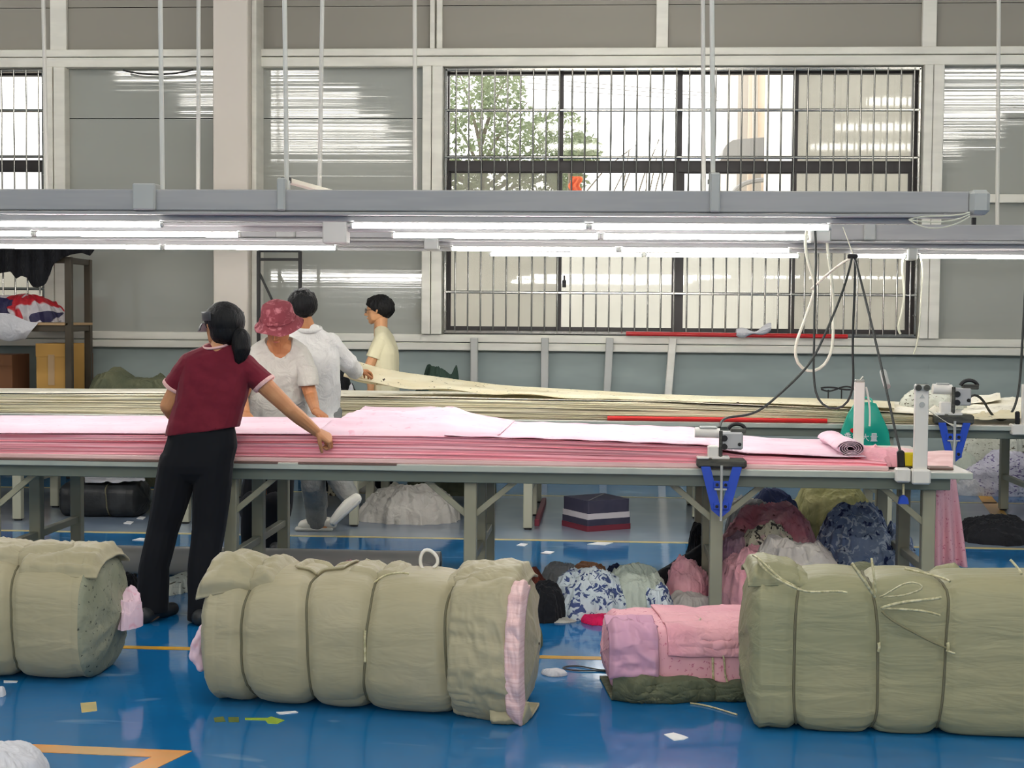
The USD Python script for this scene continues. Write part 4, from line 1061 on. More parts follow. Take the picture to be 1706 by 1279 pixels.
# green shopping bag hung on a hook of the far table edge
yg = Y2 - .05
ga = [(1426, 672), (1450, 671), (1458, 673), (1478, 718), (1481, 742), (1399, 742), (1402, 722), (1415, 688)]
bag = thing('green_bag', 'bright green plastic bag with white lettering hanging at the far table', 'bag', PY(1440, 742, yg))
poly = Polygon([tuple(PY(u, v, yg)[[0, 2]]) for u, v in ga]).buffer(.006)
bm = prism(poly, yg - .02, yg + .02); bm = bm.subdivide_to_size(.03)
v = np.array(bm.vertices); c = np.array(poly.centroid.coords[0]); rr_ = np.hypot(v[:, 0] - c[0], (v[:, 2] - c[1]) * 1.1)
v[:, 1] = yg + (v[:, 1] - yg) * (1 + 2.4 * np.clip(1 - rr_ / .17, 0, 1)) + .006 * np.sin(v[:, 0] * 40 + v[:, 2] * 22)
bm.vertices = v; bm.merge_vertices()
part(bag, 'body', bm, 'bag_green', smooth=True)


GLYPHS = [  # strokes in a unit square, as the four characters on the bag read
    [[(.3, .97), (.75, 1)], [(.1, .82), (.9, .82)], [(.02, .52), (.98, .52)], [(.12, .24), (.88, .24)], [(.2, 0), (.8, 0)], [(.5, .97), (.5, 0)], [(.3, .82), (.3, .24)], [(.7, .82), (.7, .24)]],
    [[(.2, 1), (.02, .7)], [(.12, .8), (.42, .8)], [(.08, .58), (.4, .58)], [(.04, .36), (.42, .36)], [(.24, .8), (.24, .04), (.42, .16)], [(.62, 1), (.5, .68)], [(.56, .82), (.95, .82), (.92, .08), (.78, .02)], [(.6, .58), (.74, .38)]],
    [[(.04, .64), (.96, .64)], [(.5, 1), (.48, .6), (.3, .25), (.04, .02)], [(.52, .6), (.7, .25), (.96, .02)]],
    [[(.22, 1), (.78, 1), (.78, .7), (.22, .7), (.22, 1)], [(.22, .85), (.78, .85)], [(.02, .6), (.98, .6)], [(.2, .48), (.8, .48), (.8, .22), (.2, .22), (.2, .48)], [(.2, .35), (.8, .35)], [(.5, .48), (.5, 0)], [(.12, .11), (.88, .11)], [(.02, 0), (.98, 0)]]]


def lettering(height, gap=.14):
    from shapely.geometry import LineString
    out = []
    for k, g_ in enumerate(GLYPHS):
        out += [LineString([((x_ + k * (1 + gap)) * height, y_ * height) for x_, y_ in st]).buffer(.05 * height, cap_style=2, join_style=2) for st in g_]
    return unary_union(out)


try:
    lp = PY(1401, 733, yg); tx = lettering(.052)
    from shapely import affinity
    tx = affinity.translate(tx, lp[0] + .012, lp[2] + .0)
    parts_ = [prism(q, yg - .085, yg - .02) for q in getattr(tx, 'geoms', [tx])]
    tmesh = cat_(parts_); vv = np.array(tmesh.vertices)
    rr_ = np.hypot(vv[:, 0] - c[0], (vv[:, 2] - c[1]) * 1.1)
    front = yg - .02 * (1 + 2.4 * np.clip(1 - rr_ / .17, 0, 1))
    vv[:, 1] = np.where(vv[:, 1] < yg - .05, front - .006, front + .006); tmesh.vertices = vv
    part(bag, 'lettering', tmesh, 'paper_white')
except Exception as ex:
    print('lettering', ex)
hm = PY(1421, 717, yg - .055)
part(bag, 'red_mark', tube([hm, hm + [0, .03, .0]], .016, 12), 'red_paint')
part(bag, 'strap', tube(spline([PY(1430, 673, yg), PY(1432, 664, yg + .04), PY(1442, 662, yg + .07), PY(1450, 664, yg + .04), PY(1452, 673, yg)], 16), .006, 6), 'bag_green')

# ------------------------------------------------------------------ hanging cables
def cable(label, pts, y0, y1, r=.0065, mt='cable_black', n=50, grp=None):
    ys = np.linspace(y0, y1, len(pts)) if np.ndim(y0) == 0 else y0
    return solo('cable', tube(spline([PY(*p, y) for p, y in zip(pts, ys)], n), r, 7), mt, label, 'cable', smooth=50)


cable('black cable running from the hanging clip down to the near cutter', [(1419, 430), (1400, 495), (1375, 555), (1352, 600), (1325, 632), (1290, 664), (1252, 689), (1215, 695), (1203, 701), (1199, 712)], 7.9, 7.2)
cable('black cable that sags in a loop before the green bag', [(1358, 385), (1359, 440), (1357, 520), (1356, 580), (1357, 640), (1366, 668), (1385, 680), (1405, 676), (1418, 655), (1421, 600), (1423, 500), (1424, 430)], 8.3, 7.95)
cable('black cable dropping straight from the clip to the yellow clamp', [(1424, 430), (1436, 475), (1452, 540), (1466, 600), (1478, 655), (1490, 710), (1500, 752)], 7.95, 7.22)
cable('white cable hanging in a long loop below the second rail', [(1344, 384), (1343, 420), (1352, 455), (1357, 475), (1352, 500), (1334, 550), (1325, 585), (1332, 608), (1350, 618), (1370, 610), (1383, 590), (1388, 550), (1388, 500), (1382, 440), (1376, 384)], 8.3, 8.38, .009, 'cable_white')
cable('pale cable slanting from the hanging clip to the white loop', [(1352, 481), (1375, 460), (1400, 440), (1424, 427)], 8.3, 7.95, .007, 'cable_white')
cable('white cable hanging beside the right end of the barred window', [(1508, 420), (1503, 445), (1506, 480), (1500, 530), (1497, 548), (1500, 556)], 10.9, 10.95, .009, 'cable_white')
cable('thin white cable curving below the lamp joint at right', [(1531, 419), (1536, 450), (1534, 500), (1530, 560), (1522, 590)], 10.9, 11.0, .006, 'cable_white')
cable('grey cable looping from the far cutter to the right edge', [(1612, 674), (1614, 664), (1622, 658), (1635, 664), (1648, 684), (1662, 698), (1674, 698), (1686, 686), (1695, 660), (1702, 590), (1708, 480), (1710, 420)], 10.1, 10.7, .009)
ck = PY(1421, 427, 7.95)
ct = thing('cable_clip', 'black cable clip hanging from a thin wire below the rails', 'clip', ck)
part(ct, 'clip', chbox(ck - [.03, .012, .012], ck + [.025, .012, .012], .006), 'black')
wt = ck + [0, 0, .012]; part(ct, 'wire', tube([wt, np.array([wt[0], 8.3, 2.03])], .003, 5), 'cable_white')
p = PY(1474, 631, 7.55)
solo('cable_sleeve', tube([PY(1471, 619, 7.62), PY(1478, 644, 7.52)], .018, 10), 'tray_box', 'pale plastic sleeve around the straight black cable', 'sleeve')

# ================================================================== people
def nrm(v): v = np.asarray(v, float); return v / np.linalg.norm(v)


def frame_of(F, U=(0, 0, 1)):
    F = nrm(F); R = nrm(np.cross(F, U)); return F, R, np.cross(R, F)


def skull(C, F, s=1.0, grow=0.0):
    F, R, U = frame_of(F); C = np.asarray(C, float)
    q = lambda f, r, u: C + (F * f + R * r + U * u) * s
    L = [(q(-.012, 0, .022), .085), (q(-.03, 0, .015), .08), (q(.022, 0, .02), .075)]
    if not grow: L += [(q(.035, 0, -.035), .056), (q(.062, 0, -.088), .024), (q(.03, .038, -.06), .03), (q(.03, -.038, -.06), .03)]
    return m3.Manifold.batch_hull([sph(c, r * s + grow, 24) for c, r in L])


def head(C, F, s=1.0):
    """a head with nose, brow, lips' swell and ears"""
    F, R, U = frame_of(F); C = np.asarray(C, float)
    q = lambda f, r, u: C + (F * f + R * r + U * u) * s
    nose = m3.Manifold.batch_hull([sph(q(.088, 0, .004), .008 * s, 10), sph(q(.112, 0, -.034), .0105 * s, 10), sph(q(.092, .013, -.038), .009 * s, 10), sph(q(.092, -.013, -.038), .009 * s, 10)])
    lips = m3.Manifold.batch_hull([sph(q(.086, .014, -.064), .009 * s, 10), sph(q(.086, -.014, -.064), .009 * s, 10), sph(q(.09, 0, -.064), .011 * s, 10)])
    brow = m3.Manifold.batch_hull([sph(q(.08, .03, .018), .012 * s, 10), sph(q(.08, -.03, .018), .012 * s, 10), sph(q(.086, 0, .014), .01 * s, 10)])
    ears = [m3.Manifold.batch_hull([sph(q(-.008, a * .08, .012), .012 * s, 10), sph(q(-.012, a * .088, .004), .013 * s, 10), sph(q(-.002, a * .08, -.024), .008 * s, 10)]) for a in (-1, 1)]
    return union(skull(C, F, s), nose, lips, brow, *ears)


def eyes(p, C, F, s=1.0):
    F, R, U = frame_of(F); q = lambda f, r, u: np.asarray(C) + (F * f + R * r + U * u) * s
    for a in (-1, 1):
        part(p, 'eye', tm(m3.Manifold.batch_hull([sph(q(.083, a * .026, -.002), .006 * s, 10), sph(q(.08, a * .04, -.002), .006 * s, 10)])), 'eye_dark', smooth=True)
        part(p, 'eyebrow', tm(m3.Manifold.batch_hull([sph(q(.088, a * .018, .024), .005 * s, 8), sph(q(.08, a * .045, .028), .004 * s, 8)])), 'hair', smooth=True)
    part(p, 'lips', tm(m3.Manifold.batch_hull([sph(q(.092, .014, -.064), .005 * s, 8), sph(q(.092, -.014, -.064), .005 * s, 8), sph(q(.097, 0, -.063), .006 * s, 8)])), 'lip', smooth=True)


def hand(W, D, N, curl=.5, side=1, s=1.0):
    """palm, four unequal bent fingers and a thumb; D runs to the fingers, N out of the palm, side gives the thumb's side"""
    D = nrm(D); N = nrm(np.asarray(N, float) - D * (D @ np.asarray(N, float))); S = np.cross(D, N) * side
    W = np.asarray(W, float)
    kn = [W + (D * .085 + S * o + D * e) * s for o, e in ((.031, -.004), (.0105, .003), (-.0105, 0), (-.03, -.01))]
    palm = m3.Manifold.batch_hull([sph(W, .022 * s, 12), sph(W + (D * .02 + S * .018) * s, .018 * s, 12), sph(W + (D * .02 - S * .018) * s, .017 * s, 12)] + [sph(k, .0125 * s, 12) for k in kn])
    out = [palm]
    for k, L, r in zip(kn, (.9, 1.0, .94, .74), (.0088, .0092, .0088, .0078)):
        p, a = k, curl * .55; segs = [(p, r * s * 1.08)]
        for l in (.042, .026, .02):
            p = p + (D * math.cos(a) + N * math.sin(a)) * l * L * s; a += curl * .8; segs.append((p, r * s * (1 - .06 * len(segs))))
        out.append(chain(segs, 10))
    b = W + (D * .025 + S * .026) * s
    d1 = nrm(D * .75 + S * .75 + N * .35 * (1 + curl)); d2 = nrm(D * 1.0 + S * .1 + N * .6 * (.4 + curl))
    out.append(chain([(b, .015 * s), (b + d1 * .036 * s, .0115 * s), (b + d1 * .036 * s + d2 * .03 * s, .0098 * s), (b + d1 * .036 * s + d2 * .055 * s, .0085 * s)], 10))
    return union(*out)


def trimp(man, point, n):
    n = nrm(n); return man.trim_by_plane([float(x) for x in n], float(n @ np.asarray(point)))


def shoe(heel, toe, r=.038):
    heel, toe = np.asarray(heel, float), np.asarray(toe, float); t = nrm(toe - heel)
    L = [(heel + [0, 0, r * .95], r), (heel + t * .07 + [0, 0, r * 1.25], r * .95), (heel + t * .14 + [0, 0, r * .95], r * .95), (toe - t * .035 + [0, 0, r * .7], r * .85), (toe - t * .02 + [0, 0, r * .55], r * .6)]
    return chain(L, 16)


def hair_mesh(man, amp=.006, seed=1, fr=38):
    m = soft(man, .012, 4); return wrinkle(m, amp, (fr, fr, fr * .35), seed)


# ---- the woman in the maroon shirt, at the near edge of the pink table
Yw = 6.99
Q = lambda u, v, y=Yw: PY(u, v, y)
wp = thing('person', 'woman in maroon shirt and wide black trousers reaching over the pink stack', 'person', PZ(300, 1037))
LA = dict(sh=Q(318, 606, 7.02), el=Q(281, 676, 7.03), wr=Q(300, 704, 7.12)); RA = dict(sh=Q(406, 608, 7.04), el=Q(484, 683, 7.06), wr=Q(527, 719, 7.14))
HC, HF = Q(371, 543, 7.06), nrm((-.72, .66, -.12))
lf, rf = PZ(252, 1034), PZ(338, 1037)
neck = [(Q(365, 590, 7.03), .055), (Q(370, 568, 7.05), .05), (HC + [0, 0, -.03], .055)]
arms = [chain([(LA['sh'], .05), (LA['el'], .043), (LA['wr'], .027)]), chain([(LA['el'], .043), (LA['el'] + .4 * (LA['wr'] - LA['el']), .042), (LA['wr'], .027)]),
        chain([(RA['sh'], .05), (RA['sh'] + .5 * (RA['el'] - RA['sh']), .046), (RA['el'], .038), (RA['el'] + .35 * (RA['wr'] - RA['el']), .037), (RA['wr'], .025)])]
hands = [hand(RA['wr'], Q(556, 735, 7.17) - RA['wr'], (-.25, .5, -.8), 1.5, -1, .92), hand(LA['wr'], (.5, .7, -.1), (0, .2, -1), .5, 1, .9)]
torso = chain([[(Q(300, 772), .085), (Q(352, 776), .085)], [(Q(312, 720), .075), (Q(362, 726), .075)], [(Q(330, 640, 7.02), .075), (Q(386, 642, 7.03), .075)], [(Q(330, 606, 7.02), .06), (Q(398, 608, 7.04), .06)], [(Q(352, 588, 7.03), .045), (Q(380, 588, 7.03), .045)]])
legs = [chain([(Q(299, 778), .082), (Q(271, 880, 6.985), .05), (np.array([Q(254, 1000)[0], lf[1] + .02, .12]), .035), (lf + [0, .02, .04], .035)]), chain([(Q(352, 778), .082), (Q(348, 880, 6.985), .05), (np.array([Q(339, 1000)[0], rf[1] + .02, .12]), .035), (rf + [0, .02, .04], .035)])]
feet = [shoe(lf + [0, -.03, 0], lf + [.06, .19, 0], .03), shoe(rf + [0, -.03, 0], rf + [.05, .2, 0], .03)]
body = part(wp, 'body', soft(union(torso, chain(neck), head(HC, HF, .97), *arms, *hands, *legs, *feet), .0075, 6), 'skin', smooth=True)
eyes(wp, HC, HF, .97)
hem_p = Q(337, 718); hem_n = nrm(np.array([-.137, 0, 1]))
tor = chain([[(Q(302, 735), .085), (Q(372, 744), .083)], [(Q(308, 708), .087), (Q(369, 716), .086)], [(Q(321, 672, 7.0), .086), (Q(379, 680, 7.01), .084)], [(Q(326, 632, 7.02), .088), (Q(388, 638, 7.03), .088)], [(Q(325, 606, 7.02), .073), (Q(402, 609, 7.04), .07)], [(Q(350, 589, 7.03), .052), (Q(384, 589, 7.03), .052)]])
tor = trimp(tor, hem_p, hem_n)
ls = trimp(chain([(Q(318, 607, 7.02), .066), (Q(296, 634, 7.025), .06), (Q(282, 656, 7.03), .06)]), Q(285, 639, 7.03), (.55, -.1, .75))
rs = trimp(chain([(Q(404, 609, 7.04), .07), (Q(432, 632, 7.05), .061), (Q(458, 654, 7.055), .058)]), Q(439, 638, 7.05), (-.66, 0, .75))
shirt = wrinkle(wrinkle(soft(union(tor, ls, rs), .011, 6), .004, (10, 10, 22), 3), .005, (5, 5, 9), 9)
sp_ = part(wp, 'shirt', shirt, 'shirt_maroon', smooth=True)


def ring_between(man, p0, p1, n):
    return trimp(trimp(man, p0, n), p1, -np.asarray(n))


cl_ = chain([(Q(318, 607, 7.02), .068), (Q(296, 634, 7.025), .0625), (Q(282, 656, 7.03), .0625)]); cr_ = chain([(Q(404, 609, 7.04), .072), (Q(432, 632, 7.05), .0635), (Q(458, 654, 7.055), .0605)])
nl, nr = nrm((.55, -.1, .75)), nrm((-.66, 0, .75))
part(sp_, 'cuff', soft(ring_between(cl_, Q(285, 639, 7.03) - nl * .012, Q(285, 639, 7.03) + nl * .006, nl), .012, 2), 'cuff_pink', 'pink ribbed cuff', smooth=True)
part(sp_, 'cuff', soft(ring_between(cr_, Q(439, 638, 7.05) - nr * .014, Q(439, 638, 7.05) + nr * .006, nr), .012, 2), 'cuff_pink', 'pink ribbed cuff', smooth=True)
part(sp_, 'collar', tube(np.array([Q(362, 574, 7.035) + [.068 * math.cos(a), .055 * math.sin(a), .016 * math.sin(a) + .01 * math.cos(a)] for a in np.linspace(0, 6.283, 30)][:-1]), .007, 8, closed=True), 'cuff_pink', 'pink neckline band', smooth=True)
tr_l = trimp(chain([(Q(298, 772), .104), (Q(285, 830), .091), (Q(271, 880, 6.985), .078), ((Q(271, 880, 6.985) * .45 + np.array([Q(252, 1010)[0], lf[1] + .02, .1]) * .55), .075), (Q(253, 1010, lf[1] + .02), .08), (Q(252, 1040, lf[1] + .02), .083)]), lf + [0, 0, .045], (0, .0, 1))
tr_r = trimp(chain([(Q(357, 774), .098), (Q(352, 830), .092), (Q(348, 880, 6.985), .083), ((Q(348, 880, 6.985) * .45 + np.array([Q(339, 1010)[0], rf[1] + .02, .1]) * .55), .075), (Q(339, 1010, rf[1] + .02), .078), (Q(338, 1045, rf[1] + .02), .08)]), rf + [0, 0, .012], (0, 0, 1))
seat = chain([[(Q(301, 772), .104), (Q(355, 774), .1)], [(Q(308, 735), .09), (Q(366, 742), .088)], [(Q(309, 712), .082), (Q(366, 720), .08)]])
seat = trimp(seat, hem_p + [0, 0, .03], -hem_n)
part(wp, 'trousers', wrinkle(soft(union(seat, tr_l, tr_r), .013, 6), .008, (9, 9, 4), 5), 'trouser_black', smooth=True)
part(wp, 'shoe', soft(shoe(lf + [-.01, -.06, 0], lf + [.065, .2, 0], .04), .012, 3), 'shoe_dark', smooth=True)
part(wp, 'shoe', soft(shoe(rf + [0, -.06, 0], rf + [.05, .2, 0], .04), .012, 3), 'shoe_dark', smooth=True)
F, R, U = frame_of(HF)
hr = trimp(skull(HC + [.004, -.004, .004], HF, .97, .016), HC + F * .012, -F * .94 + U * .34)
hr = trimp(hr, HC - U * .072, U)
hp_ = part(wp, 'hair', hair_mesh(union(hr, chain([(HC - F * .03 - U * .02, .088), (HC - F * .055 - U * .04, .06)])), .005, 2), 'hair', smooth=True)
part(hp_, 'ponytail', hair_mesh(chain([(Q(390, 549, 7.02), .026), (Q(402, 562, 6.99), .044), (Q(402, 580, 6.985), .046), (Q(400, 595, 6.985), .03), (Q(397, 607, 6.985), .01)]), .007, 3, 50), 'hair', smooth=True)
part(hp_, 'hair_tie', tube(np.array([Q(390, 551, 7.015) + R * 0 + [.02 * math.cos(a), .02 * math.sin(a), .024 * math.sin(a)] for a in np.linspace(0, 6.283, 16)][:-1]), .007, 6, closed=True), 'visor', smooth=True)
# sun visor: a band round the head and a brim
vb_ = np.array([HC + U * (.045 + .012 * math.cos(a)) + (F * (.108 * math.cos(a) - .012) + R * .1 * math.sin(a)) for a in np.linspace(-1.9, 1.9, 26)])
g = np.array([[c + U * (w * .045 - .02) for w in np.linspace(0, 1, 4)] for c in vb_])
vis = part(wp, 'visor', sheet(g, .006), 'visor', 'dark grey sun visor', smooth=True)
g = np.array([[HC + U * (.026 - .035 * w * w - .01 * abs(math.sin(a))) + F * ((.106 + .06 * w) * math.cos(a) - .012) + R * (.1 + .012 * w) * math.sin(a) for w in np.linspace(0, 1, 6)] for a in np.linspace(-1.25, 1.25, 22)])
part(vis, 'brim', sheet(g, .004), 'visor', smooth=True)

# ---- the man in the red bucket hat, between the tables
Yh = 9.2
Q = lambda u, v, y=Yh: PY(u, v, y)
hm_ = thing('person', 'person in a red bucket hat and loose grey T-shirt bending over the pink stack', 'person', PZ(440, 918))
HC, HF = Q(464, 545, 9.08), nrm((-.05, -.86, -.38))
lf, rf = PZ(420, 916), PZ(456, 918)
sl, sr = Q(434, 588, 9.14), Q(497, 590, 9.14)
er, wr = Q(519, 662, 9.08), Q(527, 683, 8.72)
wr = np.array([wr[0], 8.7, Q(530, 690, 8.7)[2] + .02])
el, wl = Q(402, 660, 9.05), Q(410, 690, 8.75)
torso = chain([[(Q(432, 770, 9.25), .09), (Q(462, 770, 9.25), .09)], [(Q(438, 690, 9.22), .1), (Q(480, 690, 9.22), .1)], [(Q(444, 620, 9.16), .1), (Q(486, 622, 9.16), .1)], [(sl, .065), (sr, .065)], [(Q(455, 578, 9.12), .055), (Q(475, 578, 9.12), .055)]])
body = union(torso, chain([(Q(465, 580, 9.12), .06), (HC + [0, 0, -.06], .055)]), head(HC, HF, .97),
             chain([(sr, .055), (er, .042), (wr, .028)]), chain([(sl, .055), (el, .042), (wl, .028)]),
             hand(wr, (.55, -.6, -.28), (0, -.2, -1), .5, 1), hand(wl, (.3, -.8, -.2), (0, -.2, -1), .5, -1),
             *[chain([(Q(u, 775, 9.25), .085), (Q((u + p) / 2, 850, 9.2), .06), (np.array([f[0], f[1] + .03, .09]), .042), (np.array([f[0], f[1], .04]), .035)]) for u, p, f in ((434, 420, lf), (460, 458, rf))],
             shoe(lf + [0, .12, 0], lf + [-.03, -.12, 0], .03), shoe(rf + [0, .12, 0], rf + [.03, -.12, 0], .03))
part(hm_, 'body', soft(body, .008, 6), 'skin_tan', smooth=True)
eyes(hm_, HC, HF, .97)
tor = chain([[(Q(420, 730, 9.22), .12), (Q(488, 730, 9.22), .12)], [(Q(434, 690, 9.2), .118), (Q(482, 692, 9.2), .118)], [(Q(440, 622, 9.16), .118), (Q(484, 624, 9.16), .118)], [(Q(436, 588, 9.14), .078), (Q(497, 590, 9.14), .076)], [(Q(450, 574, 9.12), .056), (Q(480, 574, 9.12), .056)]])
rs = trimp(chain([(sr, .074), (Q(512, 622, 9.11), .07), (Q(518, 668, 9.08), .07)]), Q(515, 642, 9.1), (-.06, 0, 1))
ls = trimp(chain([(sl, .074), (Q(418, 622, 9.11), .07), (Q(406, 668, 9.08), .07)]), Q(412, 642, 9.1), (.2, 0, 1))
scoop = chain([(Q(463, 555, 9.06), .102), (Q(463, 582, 9.0), .092), (Q(463, 597, 8.99), .06)], 20)
sm = soft(union(tor, rs, ls) - scoop, .012, 4)
part(hm_, 'shirt', wrinkle(wrinkle(sm, .007, (9, 9, 5), 13), .004, 20, 4), 'shirt_grey', smooth=True)
tl = trimp(union(*[chain([(Q(u, 770, 9.25), .1), (Q(m_, 850, 9.2), .085), (np.array([f[0], f[1] + .03, .3]), .078), (np.array([f[0], f[1] + .02, .0]), .08)]) for u, m_, f in ((434, 420, lf), (466, 466, rf))],
                 chain([[(Q(434, 772, 9.25), .1), (Q(464, 772, 9.25), .1)], [(Q(436, 725, 9.22), .105), (Q(478, 725, 9.22), .105)]])), np.array([0, 0, .03]), (0, 0, 1))
part(hm_, 'trousers', wrinkle(soft(tl, .016, 6), .008, 9, 7), 'trouser_black', smooth=True)
part(hm_, 'shoe', soft(shoe(lf + [0, .13, 0], lf + [-.03, -.13, 0], .04), .014, 3), 'shoe_dark', smooth=True)
part(hm_, 'shoe', soft(shoe(rf + [0, .13, 0], rf + [.03, -.13, 0], .04), .014, 3), 'shoe_dark', smooth=True)
F, R, U = frame_of(HF)
hc_ = HC + U * .055 - F * .006
prof = [(-.045, .156), (-.04, .146), (-.018, .122), (.0, .112), (.04, .104), (.075, .098), (.095, .088), (.106, .07), (.112, .04), (.114, .0)]
g = []
NA = 56
for k, (h, r) in enumerate(prof):
    row = []
    for j in range(NA):
        a = 2 * math.pi * j / NA; wob = (.008 * math.sin(3 * a + .7) + .006 * math.sin(5 * a)) * (1 if k < 3 else .35) + .01 * (float(fbm(np.array([3 * math.cos(a), 3 * math.sin(a), k * .8]), 3, 5)) - .5)
        row.append(hc_ + U * (h + wob * (1.0 if k < 3 else .5)) + (F * math.cos(a) * 1.05 + R * math.sin(a)) * (r + wob * .6))
    g.append(row)
g = np.array(g); v, f = grid(g, closed_v=True)
inner = hc_ + (v - hc_) * .965
N_ = len(v); hatm = trimesh.Trimesh(np.vstack([v, inner]), np.vstack([f, f[:, ::-1] + N_] + [np.array([[j, (j + 1) % NA + N_, (j + 1) % NA], [j, j + N_, (j + 1) % NA + N_]]) for j in range(NA)]), process=False)
hatm.fix_normals()
ht = part(hm_, 'bucket_hat', hatm, 'hat_red', 'crumpled red bucket hat with highlights mottled into its colour', smooth=True)
bandp = np.array([hc_ + U * .004 + (F * math.cos(a) * 1.05 + R * math.sin(a)) * .1145 for a in np.linspace(0, 6.283, 40)][:-1])
part(ht, 'hat_band', tube(bandp, .005, 6, closed=True), 'hat_red', smooth=True)
part(ht, 'bow', tm(chain([(hc_ + F * .118 + R * .03 + U * .012, .014), (hc_ + F * .12 + R * .0 + U * .012, .007), (hc_ + F * .118 - R * .03 + U * .012, .014)], 12)), 'hat_red', smooth=True)

# ---- the man in the white shirt, lifting the cream sheet
Ym = 9.72
Q = lambda u, v, y=Ym: PY(u, v, y)
mm_ = thing('person', 'black-haired man in a loose white shirt lifting the cream sheet, seen from behind', 'person', PZ(540, 886))
HC, HF = Q(503, 511, 9.72), nrm((-.5, .86, .02))
lf = PZ(528, 884); toe_l = PZ(497, 884); kneeR, ankR = Q(566, 800, 9.6), Q(585, 836, 9.5)
sl, sr = Q(488, 573, 9.7), Q(549, 572, 9.74)
er, wr = Q(578, 604, 9.86), Q(594, 620, 10.1)
el, wl = Q(478, 620, 9.8), Q(500, 640, 10.0)
torso = chain([[(Q(512, 745), .09), (Q(545, 745), .09)], [(Q(510, 690), .09), (Q(536, 690), .09)], [(Q(505, 610), .09), (Q(534, 610), .09)], [(sl, .06), (sr, .06)], [(Q(505, 556), .055), (Q(522, 556), .055)]])
ankL = lf + [0, .0, .1]
body = union(torso, chain([(Q(513, 552, 9.72), .06), (HC + [0, 0, -.05], .056)]), head(HC, HF),
             chain([(sr, .055), (er, .042), (wr, .028)]), chain([(sl, .055), (el, .042), (wl, .028)]),
             hand(wr, (.5, .8, .05), (.3, .3, -1), .8, -1), hand(wl, (.4, .8, .05), (0, .3, -1), .8, 1),
             chain([(Q(516, 750), .085), (Q(520, 805, 9.68), .065), (ankL, .036), (lf + [0, 0, .045], .033)]), chain([(Q(545, 750), .085), (kneeR, .065), (ankR, .042)]),
             shoe(lf + [.06, .0, 0], toe_l, .03))
part(mm_, 'body', soft(body, .009, 6), 'skin_tan', smooth=True)
eyes(mm_, HC, HF)
F, R, U = frame_of(HF)
hr = trimp(skull(HC + [0, 0, .004], HF, 1.0, .018), HC + F * .045, -F * .8 + U * .6); hr = trimp(hr, HC - U * .07, U)
part(mm_, 'hair', hair_mesh(hr, .010, 6, 50), 'hair', smooth=True)
tor = chain([[(Q(508, 715), .125), (Q(540, 715), .118)], [(Q(508, 675), .124), (Q(539, 672), .118)], [(Q(503, 610), .12), (Q(538, 608), .122)], [(Q(490, 576, 9.7), .08), (Q(545, 575, 9.74), .078)], [(Q(506, 553, 9.72), .06), (Q(522, 553, 9.72), .058)]])
tor = trimp(tor, Q(540, 700), (0, 0, 1))
rs = trimp(chain([(sr, .078), (er, .068), (er + .7 * (wr - er), .058), (wr, .05)]), wr - nrm(wr - er) * .01, er - wr)
ls = trimp(chain([(sl, .078), (el, .068), (wl, .055)]), wl - nrm(wl - el) * .03, el - wl)
part(mm_, 'shirt', wrinkle(wrinkle(soft(union(tor, rs, ls), .013, 5), .013, (8, 8, 4), 23), .006, 18, 8), 'shirt_white', smooth=True)
part(mm_, 'collar', tube(np.array([Q(515, 548, 9.72) + [.075 * math.cos(a), .07 * math.sin(a), .014 * math.sin(a)] for a in np.linspace(0, 6.283, 24)][:-1]), .018, 8, closed=True), 'shirt_white', smooth=True)
lg = union(chain([(Q(516, 748), .1), (Q(522, 805, 9.68), .085), (Q(522, 805, 9.68) * .45 + ankL * .55, .082), (ankL + [0, 0, -.03], .072)]), chain([(Q(545, 748), .1), (kneeR, .083), (ankR + [-.01, 0, .03], .064)]), chain([[(Q(514, 745), .1), (Q(546, 745), .1)], [(Q(512, 690), .1), (Q(546, 690), .1)]]))
part(mm_, 'trousers', wrinkle(wrinkle(soft(lg, .014, 5), .012, 11, 17), .006, 26, 8), 'trouser_grey', smooth=True)
sA = soft(shoe(lf + [.1, .01, .012], toe_l + [0, 0, .012], .042), .012, 3)
s1 = part(mm_, 'shoe', sA, 'shoe_white', smooth=True)
t = nrm(toe_l - lf - [.1, .01, 0])
def sole(heel, toe, up_):
    m = m3.Manifold.batch_hull([sph(heel + up_ * .014, .014, 10).translate([0, 0, 0])] + [sph(p_ + up_ * .014, .014, 10) for p_ in (heel + np.cross(nrm(toe - heel), up_) * .028, heel - np.cross(nrm(toe - heel), up_) * .028, toe + np.cross(nrm(toe - heel), up_) * .022, toe - np.cross(nrm(toe - heel), up_) * .022, (heel + toe) / 2 + np.cross(nrm(toe - heel), up_) * .036)])
    return tm(m)
part(s1, 'sole', sole(lf + [.1, .01, 0], toe_l + [-.01, 0, 0], np.array([0, 0, 1.])), 'shoe_sole', smooth=40)
heel, toe = Q(600, 838, 9.45), Q(562, 872, 9.38); toe[2] = max(toe[2], .02)
tt = nrm(toe - heel); upn = nrm(np.cross(tt, (0, 1, 0))); upn = upn if upn[2] > 0 else -upn
m_ = chain([(heel + upn * .04, .038), (heel + tt * .07 + upn * .048, .038), (heel + tt * .14 + upn * .04, .036), (toe + upn * .03, .03), (toe + tt * .02 + upn * .024, .022)], 16)
s2 = part(mm_, 'shoe', soft(m_, .012, 3), 'shoe_white', smooth=True)
part(s2, 'sole', sole(heel, toe + tt * .02, upn), 'shoe_sole', smooth=40)

